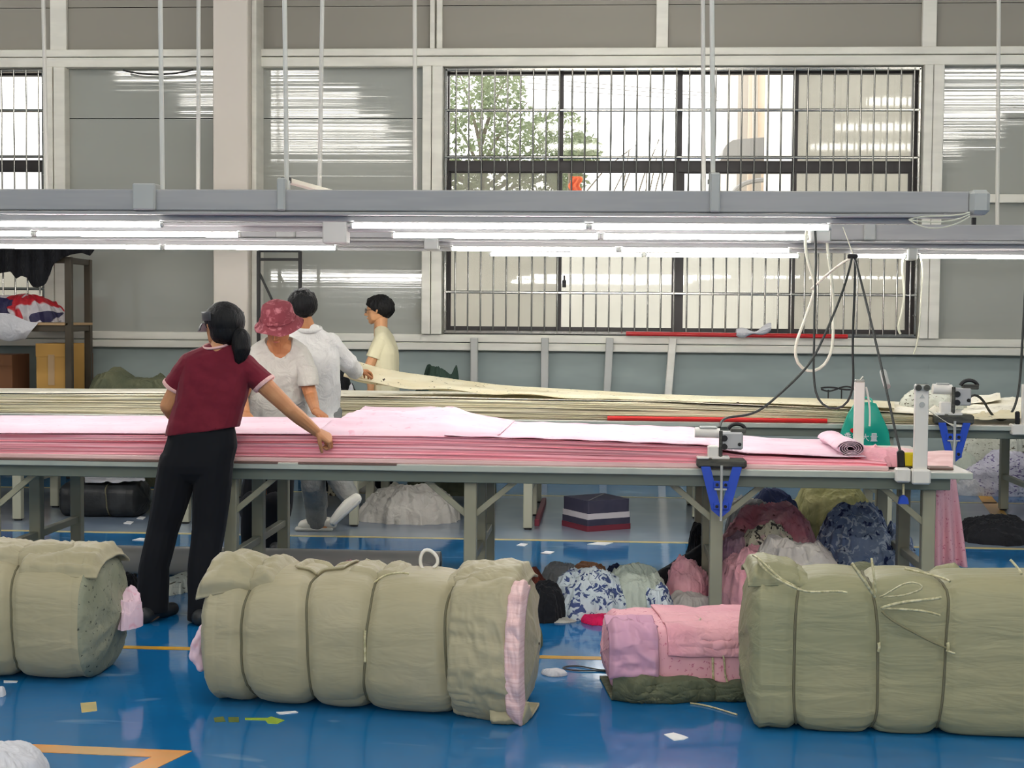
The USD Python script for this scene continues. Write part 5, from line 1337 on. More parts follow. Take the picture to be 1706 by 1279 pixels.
# ---- the boy in the cream T-shirt behind the far table
Yb = 12.15
Q = lambda u, v, y=Yb: PY(u, v, y)
bp = thing('person', 'boy with glasses in a cream T-shirt standing in profile by the wall', 'person', (Q(640, 600)[0], Yb, 0))
HC, HF = Q(631, 517, Yb), nrm((-.985, .1, .0))
x0 = Q(641, 600)[0]
c = lambda u, v, dy=0.0: Q(u, v, Yb) + [0, dy, 0]
torso = chain([[(np.array([x0, Yb - .07, .92]), .1), (np.array([x0, Yb + .07, .92]), .1)], [(c(641, 640, -.08), .09), (c(641, 640, .08), .09)], [(c(641, 590, -.09), .095), (c(641, 590, .09), .095)], [(c(639, 567, -.13), .055), (c(639, 567, .13), .055)], [(c(636, 556, -.03), .05), (c(636, 556, .03), .05)]])
el1, wr1 = c(622, 607, -.2), c(624, 646, -.2)
el2, wr2 = c(632, 610, .2), c(630, 648, .18)
body = union(torso, chain([(c(634, 558), .058), (HC + [.02, 0, -.05], .056)]), head(HC, HF, 1.04),
             chain([(c(638, 570, -.15), .05), (el1, .042), (wr1, .027)]), chain([(c(638, 570, .15), .05), (el2, .042), (wr2, .027)]),
             hand(wr1, (-.2, .1, -1), (0, 1, -.1), .4, 1, .9), hand(wr2, (-.2, -.1, -1), (0, -1, -.1), .4, -1, .9),
             *[union(chain([(np.array([x0, Yb + s * .08, .88]), .085), (np.array([x0 - .02, Yb + s * .09, .48]), .055), (np.array([x0, Yb + s * .09, .09]), .04), (np.array([x0, Yb + s * .09, .045]), .035)]), shoe(np.array([x0 + .06, Yb + s * .09, 0]), np.array([x0 - .19, Yb + s * .09, 0]), .03)) for s in (-1, 1)])
part(bp, 'body', soft(body, .009, 5), 'skin_pale', smooth=True)
eyes(bp, HC, HF, .98)
F, R, U = frame_of(HF)
hr = trimp(skull(HC + U * .012 - F * .006, HF, 1.0, .022), HC + F * .025 + U * .0, -F * .55 + U * .83)
hr = union(trimp(hr, HC - U * .08, U), chain([(HC + F * .03 + U * .085, .035), (HC + F * .086 + U * .058, .02)]), *[chain([(HC + F * f_ + R * r_ + U * .07, .026), (HC + F * (f_ * 1.25 - .012) + R * r_ * 1.2 + U * (.1 - 1.2 * f_ * f_ + .006 * math.sin(70 * f_ + 50 * r_)), .011)], 8) for f_ in (-.05, -.02, .01, .04, .07) for r_ in (-.04, -.012, .015, .042)])
part(bp, 'hair', hair_mesh(hr, .011, 9, 48), 'hair', smooth=True)
tor = chain([[(c(641, 668, -.07), .118), (c(641, 668, .07), .118)], [(c(641, 620, -.09), .112), (c(641, 620, .09), .112)], [(c(641, 588, -.1), .108), (c(641, 588, .1), .108)], [(c(640, 564, -.14), .062), (c(640, 564, .14), .062)], [(c(636, 553, -.03), .06), (c(636, 553, .03), .06)]])
s1_ = trimp(chain([(c(638, 571, -.15), .068), (c(630, 590, -.18), .064), (el1, .064)]), c(625, 594, -.19), (.3, .1, .95))
s2_ = trimp(chain([(c(638, 571, .15), .066), (el2, .06)]), c(632, 598, .19), (.1, -.1, .95))
part(bp, 'shirt', wrinkle(soft(union(tor, s1_, s2_), .013, 5), .006, 10, 33), 'shirt_cream', smooth=True)
part(bp, 'trousers', wrinkle(soft(union(*[chain([(np.array([x0, Yb + s * .07, .9]), .105), (np.array([x0, Yb + s * .085, .5]), .08), (np.array([x0, Yb + s * .09, .08]), .07)]) for s in (-1, 1)]), .02, 5), .006, 9, 3), 'trouser_black', smooth=True)
for s in (-1, 1): part(bp, 'shoe', soft(shoe(np.array([x0 + .08, Yb + s * .09, 0]), np.array([x0 - .2, Yb + s * .09, 0]), .04), .015, 3), 'shoe_white', smooth=True)
gl = part(bp, 'glasses', tube(np.array([HC + F * .104 + R * -.033 + U * -.004 + (R * .024 * math.cos(a) + U * .019 * math.sin(a)) for a in np.linspace(0, 6.283, 20)][:-1]), .0026, 6, closed=True), 'glasses', smooth=True)
part(gl, 'rim', tube(np.array([HC + F * .104 + R * .033 + U * -.004 + (R * .024 * math.cos(a) + U * .019 * math.sin(a)) for a in np.linspace(0, 6.283, 20)][:-1]), .0026, 6, closed=True), 'glasses', smooth=True)
for s in (-1, 1): part(gl, 'temple', tube([HC + F * .102 + R * s * .057 + U * .002, HC + F * .05 + R * s * .082 + U * .004, HC - F * .005 + R * s * .09 + U * .002], .0024, 6), 'glasses')

# ================================================================== bales of cloth in front
def bale(name, label, A, B, hw, h, ties, n=2.6, mt='bale_olive', cap=None, seed=1, groove=.075, round_=.12, pleat=.007, sag=.04, lean=0.0, tie_mat='bale_groove'):
    """a tied cloth bale lying from ground point A to B; returns its path and a function (distance along, angle) -> point"""
    A, B = np.array([A[0], A[1], 0.]), np.array([B[0], B[1], 0.]); L = np.linalg.norm(B - A); ax = (B - A) / L; sd = np.array([-ax[1], ax[0], 0.])
    tx = np.array(ties) * L; hh = h / 2
    bounds = np.r_[0, tx, L]
    def rad(x, th):
        x, th = np.broadcast_arrays(np.asarray(x, float), np.asarray(th, float)); g = np.ones(x.shape)
        v3 = lambda a_, b_, c_: np.stack(np.broadcast_arrays(a_, b_, c_), -1)
        for q in tx:
            d = np.abs(x - q + .012 * np.sin(2 * th + q * 9)); g = g - groove * np.exp(-(d / .02) ** 2) - .026 * np.exp(-(d / .07) ** 2)
            g = g + pleat * 4.5 * np.exp(-d / .07) * (noise(v3(th * 11.5, x * 5, q * 31 + seed), seed) - .5)
        k = np.clip(np.searchsorted(bounds, x), 1, len(bounds) - 1)
        f = (x - bounds[k - 1]) / (bounds[k] - bounds[k - 1]); g = g + .012 * np.sin(math.pi * np.clip(f, 0, 1))
        g = g + .034 * (fbm(v3(x * 3.1, 1.7 * np.cos(th) + seed, 1.7 * np.sin(th)), 3, seed + 2) - .5)
        return g + pleat * 2.6 * ((ridged(v3(x * 5 + th * .6, th * 4.0, seed * 1.7), seed + 3, 3)) ** 2 - .35)
    def point(x, th, grow=0.0, k=1.0):
        xx, th = np.broadcast_arrays(np.asarray(x, float), np.asarray(th, float))
        r = (rad(np.clip(xx, 0, L), th) + grow) * k; c, s_ = np.cos(th), np.sin(th); e = 2 / n
        y, z = hw * r * np.sign(c) * np.abs(c) ** e, hh * r * np.sign(s_) * np.abs(s_) ** e
        z = np.maximum(hh + z - sag * hh, .003)
        return A + xx[..., None] * ax + (y + lean * z)[..., None] * sd + z[..., None] * np.array([0, 0, 1.])
    rows = []; NT = 76; ths = np.linspace(0, 2 * math.pi, NT, endpoint=False)
    capk = [0.02, .2, .4, .58, .74, .86, .94, .985]
    def caprow(x, k, sgn):
        w = ridged(np.stack([np.cos(ths) * k * 3.2 + seed, np.sin(ths) * k * 3.2, sgn + 0 * ths], -1), seed + 8, 3) - .5
        return point(x, ths, 0, k) + (sgn * .03 * (1 - k) ** 2 + sgn * .026 * w * min(1, 4 * (1 - k)))[:, None] * ax
    for k in capk: rows.append(caprow(round_ * (1 - math.sqrt(max(1 - (k) ** 5, 0))) * .55 + .0, k, -1))
    for x in np.linspace(.075, L - .075, 120):
        k = min(1, .95 + .05 * min(x - .06, L - .06 - x) / .08); rows.append(point(x, ths, 0, k))
    for k in capk[::-1]: rows.append(caprow(L - round_ * (1 - math.sqrt(max(1 - k ** 5, 0))) * .55, k, 1))
    S = np.array(rows); v, f = grid(S, closed_v=True)
    t = thing(name, label, 'bale', A * .5 + B * .5)
    nf = NT * 2
    part(t, 'wrapping', trimesh.Trimesh(v, f, process=False), mt, smooth=True)
    if cap:
        m = 9; S2 = np.array([[q + ax * .004 * cap[1] for q in r] for r in (rows[-m:] if cap[1] > 0 else rows[:m])])
        v2, f2 = grid(S2, closed_v=True); part(t, 'end_cloth', trimesh.Trimesh(v2, f2, process=False), cap[0], cap[2], smooth=True)
    for q in tx:
        part(t, 'tie', tube(point(q - .012 * np.sin(2 * ths + q * 9), ths, .004), .0055, 6, closed=True), tie_mat, smooth=True)
    return t, point, L, (A, ax, sd)


def patch(t, name, pt, xs, ths, grow, amp, fr, mt, seed, label=None, th=.008, sink=None):
    sink = mt.startswith('bale') if sink is None else sink
    """a loose fold of the wrapping over a bale: points of its surface, lifted and crumpled"""
    T_ = ths if callable(ths) else (lambda x: ths)
    g = np.array([pt(x, np.asarray(T_(x)), 0) for x in xs])
    v, f = grid(g); nr_ = trimesh.Trimesh(v, f, process=False).vertex_normals.reshape(g.shape)
    c = g.mean((0, 1)); sg = 1 if ((g - c) * nr_).sum() > 0 else -1
    u = np.linspace(0, 1, g.shape[0])[:, None]; w = np.linspace(0, 1, g.shape[1])[None, :]
    rim = np.clip(np.minimum(np.minimum(u, 1 - u), np.minimum(w, 1 - w)) / .12, 0, 1)
    fo = folds(g + seed, seed, fr)
    rim = np.clip(rim * (.7 + .6 * fbm(g * 14 + seed, 2, seed)), 0, 1); rim = rim * rim * (3 - 2 * rim)
    lift = .004 + (grow(u, w) if callable(grow) else grow) * (.35 + .65 * rim) + amp * (fo - .35) * (.4 + .6 * rim)
    lift = np.maximum(lift, .003)
    if sink: lift = -.012 * (1 - rim) + lift * rim
    g = g + sg * nr_ * lift[..., None]
    g[..., 2] = np.maximum(g[..., 2], .005)
    return part(t, name, sheet(g, th), mt, label, smooth=True)


def string(t, pts, r=.004, mt='twine', n=26, name='loose_twine'):
    part(t, name, tube(spline(pts, n), r, 6), mt, smooth=True)


# middle bale
c0, c1 = PZ(352, 1172), PZ(866, 1204)
A2, B2 = c0 + [-.015, .2, 0], c1 + [.03, .2, 0]
h2 = PY(600, 948, (A2[1] + B2[1]) / 2 + .02)[2] + .02
tie2 = [.152, .345, .53, .782]
b2, pt2, L2, fr2 = bale('cloth_bale', 'olive cloth bale with four ties lying in the front middle', A2, B2, .27, h2, tie2, 2.75, seed=4)
A_ = lambda a, b, n=40: np.linspace(a, b, n)
patch(b2, 'end_gather', pt2, A_(-.01, .3), lambda x: A_(1.15, 2.35 + 1.2 * (.2 - x), 44), lambda u, w: .035 * np.sin(np.pi * np.clip(w, 0, 1)) * (1 - .5 * u), .035, 9, 'bale_olive', 3)
patch(b2, 'end_gather', pt2, A_(L2 - .32, L2 + .0), lambda x: A_(1.1, 2.1 + .9 * (x - L2 + .2), 44), lambda u, w: .03 * np.sin(np.pi * w), .03, 10, 'bale_olive', 5)
patch(b2, 'end_flap', pt2, A_(L2 * .782 - .004, L2 - .01, 50), lambda x: A_(1.7, 4.75, 110), lambda u, w: .006 + .012 * u + 0 * w, .034, 7, 'bale_olive', 8)
patch(b2, 'pink_lining', pt2, A_(L2 - .05, L2 + .015, 24), lambda x: A_(1.9, 4.3, 80), lambda u, w: .02 + .02 * u + 0 * w, .035, 11, 'pink_rim', 4, 'pale pink cloth showing at the open end', th=.01, sink=True)
patch(b2, 'end_fold', pt2, A_(L2 - .12, L2 + .03, 30), A_(3.75, 4.75, 44), lambda u, w: .025 + .03 * u * np.sin(np.pi * w), .05, 8, 'bale_olive', 12)
q = PY(329, 1082, A2[1] - .06)
part(b2, 'pink_lining', wrinkle(soft(chain([(q + [.03, .02, .07], .03), (q + [-.002, 0, .03], .028), (q + [-.006, 0, -.02], .026), (q + [.012, 0, -.06], .018)]), .009, 3), .02, (22, 22, 14), 6), 'pink_pale', 'small pale pink cloth showing at the left end', smooth=True)
patch(b2, 'tie_pucker', pt2, A_(L2 * .345 - .1, L2 * .345 + .1, 36), A_(1.2, 1.75, 30), .006, .02, 14, 'bale_olive', 15)
patch(b2, 'tie_pucker', pt2, A_(L2 * .53 - .12, L2 * .53 + .1, 36), A_(1.2, 1.8, 30), .006, .02, 14, 'bale_olive', 16)
string(b2, [pt2(L2 * .53 + .002, a, .012) for a in np.linspace(2.95, 3.25, 6)], .006)
string(b2, [pt2(L2 * .53, 1.95, .0), pt2(L2 * .53 + .02, 1.9, .03), pt2(L2 * .53 + .07, 1.86, .05), pt2(L2 * .53 + .13, 1.8, .02)], .004)
q = pt2(L2 * .66, 1.5); string(b2, [q + [0, 0, -.01], q + [-.02, 0, .04], q + [0, 0, .07], q + [.03, 0, .06], q + [.03, 0, .0]], .007, 'machine_white', 20, 'strap_loop')

# left bale
c1 = PZ(110, 1139); yc = c1[1] + .23
xr_ = PY(186, 1030, yc)[0]
A1, B1 = np.array([xr_ - 1.5, yc - .01, 0]), np.array([xr_, yc, 0])
h1 = PY(100, 914, yc + .04)[2]
b1, pt1, L1, fr1 = bale('cloth_bale', 'olive cloth bale cut by the left picture edge, its printed end showing', A1, B1, .28, h1, [.22, .5, .775], 2.7, cap=('bale_cap', 1, 'greenish end cloth with faint rows of printed dots'), seed=9)
patch(b1, 'end_gather', pt1, A_(L1 - .62, L1 - .1, 60), lambda x: A_(1.2, 2.0, 36), lambda u, w: .03 * np.sin(np.pi * w), .035, 9, 'bale_olive', 7)
patch(b1, 'end_gather', pt1, A_(L1 * .775 - .004, L1 + .01, 50), lambda x: A_(.8, 2.35, 60), lambda u, w: .02 * np.sin(np.pi * w), .03, 10, 'bale_olive', 17)
q = PY(228, 1008, yc + .1)
part(b1, 'pink_lining', heapmesh(q * [1, 1, 0] + [-.03, .0, 0], .05, .1, .17, 77, z0=max(q[2] - .09, 0), amp=.4), 'pink_pale', 'pale pink cloth sticking out of the bale end', smooth=True)
# right bale
c0 = PZ(1300, 1222); ye = c0[1] + .195
x4 = PY(1247, 1100, ye - .1)[0]
h4 = PY(1500, 951, ye - .02)[2] + .012
A4, B4 = np.array([x4, ye, 0]), np.array([x4 + 1.45, ye - .02, 0])
L4 = 1.45
t4 = [(PY(u, 1080, ye - .24)[0] - x4) / L4 for u in (1333, 1463, 1580)]
b4, pt4, L4, fr4 = bale('cloth_bale', 'biggest olive cloth bale with loose twine ends, at the right edge', A4, B4, .21, h4, t4 + [.93], 4.2, 'bale_green', seed=14, round_=.1, groove=.06)
yfr = ye - .228
S4 = lambda u, v, dy=0: PY(u, v, yfr + dy)
string(b4, [S4(1255, 925, .12), S4(1290, 955, .02), S4(1322, 978, 0), S4(1345, 985, -.01), S4(1380, 985, -.01), S4(1411, 987, 0)], .0045)
string(b4, [S4(1262, 930, .12), S4(1285, 957, .03), S4(1310, 972, 0), S4(1335, 982, 0)], .0045)
string(b4, [S4(1280, 942, .08), S4(1300, 962, .02), S4(1325, 976, 0)], .0035)
string(b4, [S4(1419, 938, -.03), S4(1440, 968, -.03), S4(1458, 994, 0)], .0062); string(b4, [S4(1452, 930, .02), S4(1456, 960, -.01), S4(1459, 990, 0)], .0045)
string(b4, [S4(1466, 994, 0), S4(1495, 978, -.02), S4(1530, 972, -.03), S4(1536, 976, -.03), S4(1518, 988, -.02), S4(1490, 993, -.01), S4(1468, 995, 0)], .0032)
string(b4, [S4(1468, 1013, 0), S4(1500, 1004, -.02), S4(1540, 999, -.03), S4(1568, 995, -.02)], .0055); string(b4, [S4(1468, 1013, 0), S4(1510, 1015, -.02), S4(1545, 1019, -.03), S4(1566, 1025, -.03)], .0045)
string(b4, [S4(1469, 1018, .0), S4(1485, 1032, -.008), S4(1520, 1052, -.012), S4(1555, 1070, -.008), S4(1577, 1079, 0)], .0042, 'twine_dark')
for u in (1464, 1579): string(b4, [S4(u, 1070, -.005), S4(u + 1, 1077, -.008), S4(u, 1085, -.005)], .006, 'twine', 8)
string(b4, [S4(1577, 1083, -.004), S4(1583, 1086, -.01), S4(1590, 1088, -.006)], .005)
string(b4, [S4(1508, 947, .14), S4(1530, 952, .12), S4(1562, 960, .1), S4(1582, 968, .04)], .0045); string(b4, [S4(1683, 932, .1), S4(1694, 944, .08), S4(1702, 956, .05)], .005)
patch(b4, 'end_gather', pt4, A_(-.01, .22), lambda x: A_(1.0, 2.2 + .5 * (.2 - x), 44), lambda u, w: .022 * np.sin(np.pi * w) * (1 - .4 * u), .03, 9, 'bale_green', 17)
for i, (u0, u1, vt, d_) in enumerate(((1492, 1664, 934, 6.15), (1640, 1830, 921, 6.12), (1330, 1530, 937, 6.1))):
    lb_ = ('olive sack top showing behind the biggest bale, below the pink drape', 'olive sack top behind the biggest bale at the right edge', 'dark olive sack top behind the biggest bale, left of its knots')[i]
    heap('sack', lb_, 'sack', 'bale_green' if i < 2 else 'olive_dark', u0, u1, vt, vt + 60, .24, 40 + i, d=d_, down=True, amp=.1)

# pink bale half wrapped in olive
c0 = PZ(1130, 1170); yp = c0[1] + .24
x3 = PY(1014, 1090, yp - .05)[0]; h3 = PY(1140, 1017, yp + .1)[2]
A3, B3 = np.array([x3, yp, 0]), np.array([x3 + .9, yp + .12, 0])
b3, pt3, L3, fr3 = bale('cloth_bale', 'pink cloth bale wrapped below in olive, between the two big bales', A3, B3, .25, h3, [.42], 4.6, 'pink_print', seed=22, groove=.03, pleat=.012, round_=.1, tie_mat='twine')
def wrap_th(x):
    zf = .36 + .06 * math.sin(x * 9 + 1) + .03 * math.sin(x * 27) + .1 * math.exp(-x / .08)
    sz = np.r_[np.linspace(2 * zf - 1, -.97, 40)]
    return np.r_[math.pi - np.arcsin(np.sign(sz) * np.abs(sz) ** 2.3), np.linspace(4.2, 4.9, 8)]
patch(b3, 'olive_wrap', pt3, A_(-.02, L3 - .01, 100), wrap_th, lambda u, w: .02 + .025 * np.sin(np.pi * w), .035, 8, 'olive_dark', 5, 'olive outer cloth pulled below the pink')
def ply_th(x):
    sz = np.linspace(.25 + .03 * math.sin(11 * x), .985, 30); return np.r_[1.2, 1.6, 2.0, (math.pi - np.arcsin(sz ** 2.3))[::-1]]
patch(b3, 'pink_ply', pt3, A_(.2, L3 - .01, 70), ply_th, .008, .02, 12, 'pink_cloth', 8, 'plain pink ply folded over the top')
def end_th(x): return np.r_[1.7, 2.2, (math.pi - np.arcsin(np.sign(np.linspace(.95, -.3, 30)) * np.abs(np.linspace(.95, -.3, 30)) ** 2.3))]
patch(b3, 'lilac_end', pt3, A_(-.035, .16, 40), end_th, lambda u, w: .02 + .015 * (1 - u) + 0 * w, .04, 9, 'lilac_pink', 11, 'mauve pink end cloth')
string(b3, [pt3(L3 * .43 + .06 * math.sin(a * 2.2), a, .045) for a in np.linspace(1.6, 3.3, 20)], .0042)

# ------------------------------------------------------------------ cloth heaps below and behind the near table
H = heap
H('floral_cloth', 'white cloth with blue floral print in a heap below the near table', 'cloth', 'floral_blue', 912, 1052, 944, 1033, .3, 101, amp=.34, freq=2.6, sub=5)
H('sage_cloth', 'pale sage cloth crumpled beside the blue floral heap', 'cloth', 'sage_cloth', 1002, 1112, 942, 1026, .28, 102, amp=.3, freq=2.0, sub=5)
H('floral_scrap', 'blue floral cloth end between the sage and pink cloths', 'cloth', 'floral_blue', 1068, 1122, 972, 1030, .16, 103, amp=.3)
H('brown_cloth', 'reddish brown cloth heap behind the right end of the middle bale', 'cloth', 'brown_cloth', 858, 914, 946, 1012, .2, 104, amp=.3)
H('black_cloth', 'black cloth lump at the right end of the middle bale', 'cloth', 'black_cloth', 876, 944, 970, 1037, .17, 105, amp=.22, freq=1.8)
H('grey_cloth', 'grey cloth at the back of the floral heap', 'cloth', 'grey_cloth', 900, 968, 937, 985, .18, 106, d=7.95, down=True, amp=.3)
H('tan_cloth', 'tan brown cloth at the back of the floral heap', 'cloth', 'tan_cloth', 948, 1018, 936, 970, .18, 107, d=8.05, down=True, amp=.3)
H('navy_scrap', 'navy cloth scrap at the back beside the tan cloth', 'cloth', 'navy_cloth', 1008, 1046, 939, 965, .14, 108, d=8.0, down=True, amp=.3)
H('striped_scrap', 'light grey cloth scrap at the back of the sage cloth', 'cloth', 'white_cloth', 1030, 1078, 938, 968, .15, 109, d=7.95, down=True, amp=.35)
H('brown_scrap', 'light brown cloth corner beside the black strip', 'cloth', 'tan_cloth', 1056, 1096, 944, 1000, .14, 110, d=7.7, down=True, amp=.25)
H('hot_pink_cloth', 'bright hot pink cloth scrap on the floor beside the pink bale', 'cloth', 'hot_pink', 970, 1024, 1020, 1041, .12, 111, amp=.35)
H('white_scrap', 'flat white scrap on the floor beside the black lump', 'scrap', 'white_cloth', 914, 960, 1030, 1038, .07, 112, amp=.4)
st_ = [PY(1086, 966, 7.6), PY(1120, 942, 7.75), PY(1160, 918, 7.85), PY(1186, 898, 7.9)]
solo('black_strip', wrinkle(soft(chain([[(p_ * [1, 1, 0] + [0, 0, .03], .04), (p_ + [0, 0, -.03], .045)] for p_ in st_]), .02, 5), .012, 9, 4), 'black_cloth', 'long black cloth strip sloping up to the table leg', 'cloth', smooth=True)
H('black_cloth', 'black cloth lump hanging over the slope behind the cutter leg', 'cloth', 'black_cloth', 1142, 1182, 870, 960, .16, 113, d=8.15, down=True, amp=.3)
H('pink_cloth', 'crumpled plain pink cloth left of the cutter leg', 'cloth', 'pink_cloth', 1104, 1186, 925, 1010, .2, 114, amp=.36, freq=2.6, sub=5)
H('pale_cloth', 'off-white cloth low in front of the crumpled pink cloth', 'cloth', 'white_sheer', 1112, 1188, 982, 1020, .14, 115, amp=.3)
H('pink_cloth', 'pink cloth right of the cutter leg below the plum cloth', 'cloth', 'pink_cloth', 1196, 1300, 906, 1000, .2, 116, d=7.5, down=True, amp=.35, freq=2.6)
H('floral_scrap', 'blue floral cloth low behind the pink bale, right of the leg', 'cloth', 'floral_blue', 1196, 1258, 962, 1020, .16, 117, amp=.3)
H('plum_cloth', 'plum coloured cloth right of the cutter leg', 'cloth', 'plum_cloth', 1190, 1268, 886, 1000, .18, 118, d=7.72, down=True, amp=.3)
H('rose_cloth', 'rose red cloth on top of the heap below the cutter', 'cloth', 'rose_cloth', 1200, 1368, 834, 960, .3, 119, d=8.15, down=True, amp=.3, freq=2.2, sub=5)
H('printed_cloth', 'grey beige cloth with dark floral print in the heap', 'cloth', 'floral_grey', 1222, 1340, 862, 980, .24, 120, d=7.75, down=True, amp=.34, freq=2.6, sub=5)
H('sheer_cloth', 'sheer off-white cloth in front of the printed cloths', 'cloth', 'white_sheer', 1236, 1416, 892, 1010, .24, 121, d=7.38, down=True, amp=.26, freq=1.8, sub=5)
H('denim_floral_cloth', 'dense blue floral cloth heap under the right of the near table', 'cloth', 'floral_denim', 1358, 1500, 838, 1000, .26, 122, d=8.13, down=True, amp=.3, freq=2.6, sub=5)
H('floral_scrap', 'blue floral cloth tucked behind the right front leg', 'cloth', 'floral_denim', 1470, 1530, 868, 960, .16, 123, d=8.14, down=True, amp=.3)
H('navy_cloth', 'navy cloth lump beside the olive sack at the heap top', 'cloth', 'navy_cloth', 1238, 1344, 811, 900, .22, 124, d=8.9, down=True, amp=.2)
H('grey_cloth', 'flat grey and black cloth at the top of the heap behind the cutter bracket', 'cloth', 'grey_cloth', 1204, 1290, 826, 900, .22, 125, d=8.7, down=True, amp=.25)
H('olive_sack', 'olive green sack behind the heap under the near table', 'sack', 'olive_sack', 1312, 1460, 800, 900, .3, 126, d=9.2, down=True, amp=.14, freq=1.6, sub=5)
H('black_cloth', 'black cloth lying flat on the floor right of the pink drape', 'cloth', 'black_cloth', 1592, 1730, 858, 908, .3, 127, amp=.25)
H('lilac_floral_pile', 'lilac floral fabric pile at the wall right of the far table leg', 'fabric pile', 'floral_lilac', 1600, 1745, 748, 822, .24, 128, d=12.72, down=True, amp=.3, freq=2.6, sub=5)
H('pale_floral_pile', 'pale grey floral fabric pile behind the lilac one', 'fabric pile', 'floral_pale', 1590, 1740, 700, 815, .26, 129, d=13.25, down=True, amp=.24, freq=2.6, sub=5)
H('mint_bundle', 'smooth pale mint cloth bundle left of the lilac floral pile', 'bundle', 'sage_cloth', 1576, 1632, 752, 812, .16, 130, d=12.9, down=True, amp=.12, freq=1.6)
H('blue_white_cloth', 'white and blue cloth at the foot of the lilac pile', 'cloth', 'white_bright', 1584, 1660, 796, 826, .1, 131, amp=.35)
H('white_heap', 'big crumpled off-white cloth under the far table', 'cloth', 'white_cloth', 598, 772, 806, 874, .3, 132, amp=.3, freq=2.4, sub=5)
H('purple_cloth', 'purple cloth on the floor behind the white crumpled cloth', 'cloth', 'magenta_cloth', 735, 815, 792, 815, .2, 133, d=12.2, down=True, amp=.25)
H('cream_print_cloth', 'cream printed cloth on the floor between the woman\'s legs', 'cloth', 'floral_pale', 272, 326, 956, 1012, .2, 134, d=7.72, down=True, amp=.25)
H('dark_scrap', 'dark scrap between the left bale and the woman\'s foot', 'scrap', 'black_cloth', 202, 228, 952, 990, .12, 135, d=7.5, down=True, amp=.3)
H('lilac_scrap', 'lilac scrap showing above the middle bale, left', 'scrap', 'magenta_cloth', 468, 532, 936, 960, .11, 136, d=7.9, down=True, amp=.35)
H('pink_scrap', 'pink scrap showing above the middle bale', 'scrap', 'pink_cloth', 552, 612, 933, 960, .11, 137, d=7.9, down=True, amp=.35)
H('white_scrap', 'white scrap showing above the middle bale, left of its strap loop', 'scrap', 'white_cloth', 602, 652, 944, 965, .11, 138, d=7.9, down=True, amp=.35)
H('white_scrap', 'white scrap behind the strap loop on the middle bale', 'scrap', 'white_sheer', 664, 738, 936, 965, .11, 139, d=7.9, down=True, amp=.35)
H('olive_bundle', 'olive cloth bundle end right of the middle bale', 'bundle', 'olive_dark', 862, 906, 1034, 1085, .14, 140, amp=.18)
H('white_bundle', 'white cloth bundle cut by the lower left corner', 'bundle', 'white_bright', -90, 66, 1238, 1330, .2, 141, amp=.2, freq=1.8)
# drape at the right end of the near table
g = []
for s in np.linspace(0, 1, 44):
    row = []
    for t in np.linspace(0, 1, 24):
        p_ = PY(1553 + 38 * s - 4 * t * (1 - s) + 18 * t * s, 795 + 148 * t, 7.42 + .25 * s)
        row.append(p_ + [0, .03 * math.sin(s * 17 + t) * (.3 + t) - .0, 0])
    g.append(row)
g = np.array(g); zt = ZT1 - .035
g[..., 2] = np.clip(g[..., 2], .012, zt)
solo('pink_drape', sheet(g, .006), 'pink_print', 'pink cloth hanging to the floor at the right end of the near table', 'cloth', smooth=True)
# black bale, sheet, roll, striped bag
yb_ = PZ(175, 863)[1] + .2
a, b = PY(112, 830, yb_)[0], PY(240, 830, yb_)[0]
bb, ptb, Lb, _ = bale('black_bale', 'black wrapped bale under the far table at left', np.array([a, yb_, 0]), np.array([b, yb_, 0]), .2, PY(175, 800, yb_)[2], [.62], 3.6, 'black_bale', seed=31, groove=.04, round_=.08)
flat_sheet('white_sheet', 'thin white printed sheet lying on top of the black bale', 'white_bright', [(142, 806), (242, 803), (236, 788), (140, 790)], yb_ - .18, yb_ + .2, PY(175, 800, yb_)[2] + .004, 3, .04)
yr_ = 8.13
a, b = PY(60, 935, yr_), PY(734, 935, yr_)
rl = thing('paper_roll', 'long grey roll lying on the floor under the near table', 'roll', (a[0], yr_, 0))
part(rl, 'roll', tube([(a[0], yr_, .083), (b[0], yr_, .083)], .083, 28), 'roll_grey', smooth=40)
part(rl, 'core', tube([(b[0] - .01, yr_, .083), (b[0] + .003, yr_, .083)], .03, 16), 'roll_core')
yq = PZ(990, 886)[1] + .02
sb = thing('striped_bag', 'navy square bag with a grey white stripe and maroon base under the far table', 'bag', (PY(990, 880, yq)[0], yq, 0))
cn = PY(985, 886, yq); k = depth(cn) / FPX
zz = lambda v: PY(985, v, yq)[2]
cor = np.array([[cn[0] - .02, yq], [cn[0] + 60 * k, yq + .17], [cn[0] + 20 * k, yq + .46], [cn[0] - 45 * k, yq + .26]])
def slab(za, zb, grow, mt, nm, lb=None):
    c_ = cor.mean(0); q_ = [tuple(c_ + (p_ - c_) * (1 + grow)) for p_ in cor]
    m = trimesh.creation.extrude_polygon(Polygon(q_).buffer(.012, quad_segs=3), zb - za, engine='earcut'); m.apply_translation([0, 0, za]); part(sb, nm, m, mt, lb)
z1, z2, z3, zt_ = .04, .085, .125, .215
slab(0.001, z1, .06, 'bag_maroon', 'base', 'dull maroon base band'); slab(z1, z2, .04, 'bag_navy', 'body'); slab(z2, z3, .03, 'bag_white', 'stripe', 'grey white stripe'); slab(z3, zt_, .0, 'bag_navy', 'top')
part(sb, 'zip', beam(np.r_[cor[0], zt_] + [0, .03, 0], np.r_[cor[2], zt_] + [0, -.03, 0], .012, .006, .002), 'grey_cloth')

# ------------------------------------------------------------------ little things on the floor
def scrap(name, uv, mt, label, z=.0025, cat='scrap'):
    m = trimesh.creation.extrude_polygon(Polygon([PZ(u, v)[:2] for u, v in uv]), z, engine='earcut'); return solo(name, m, mt, label, cat)


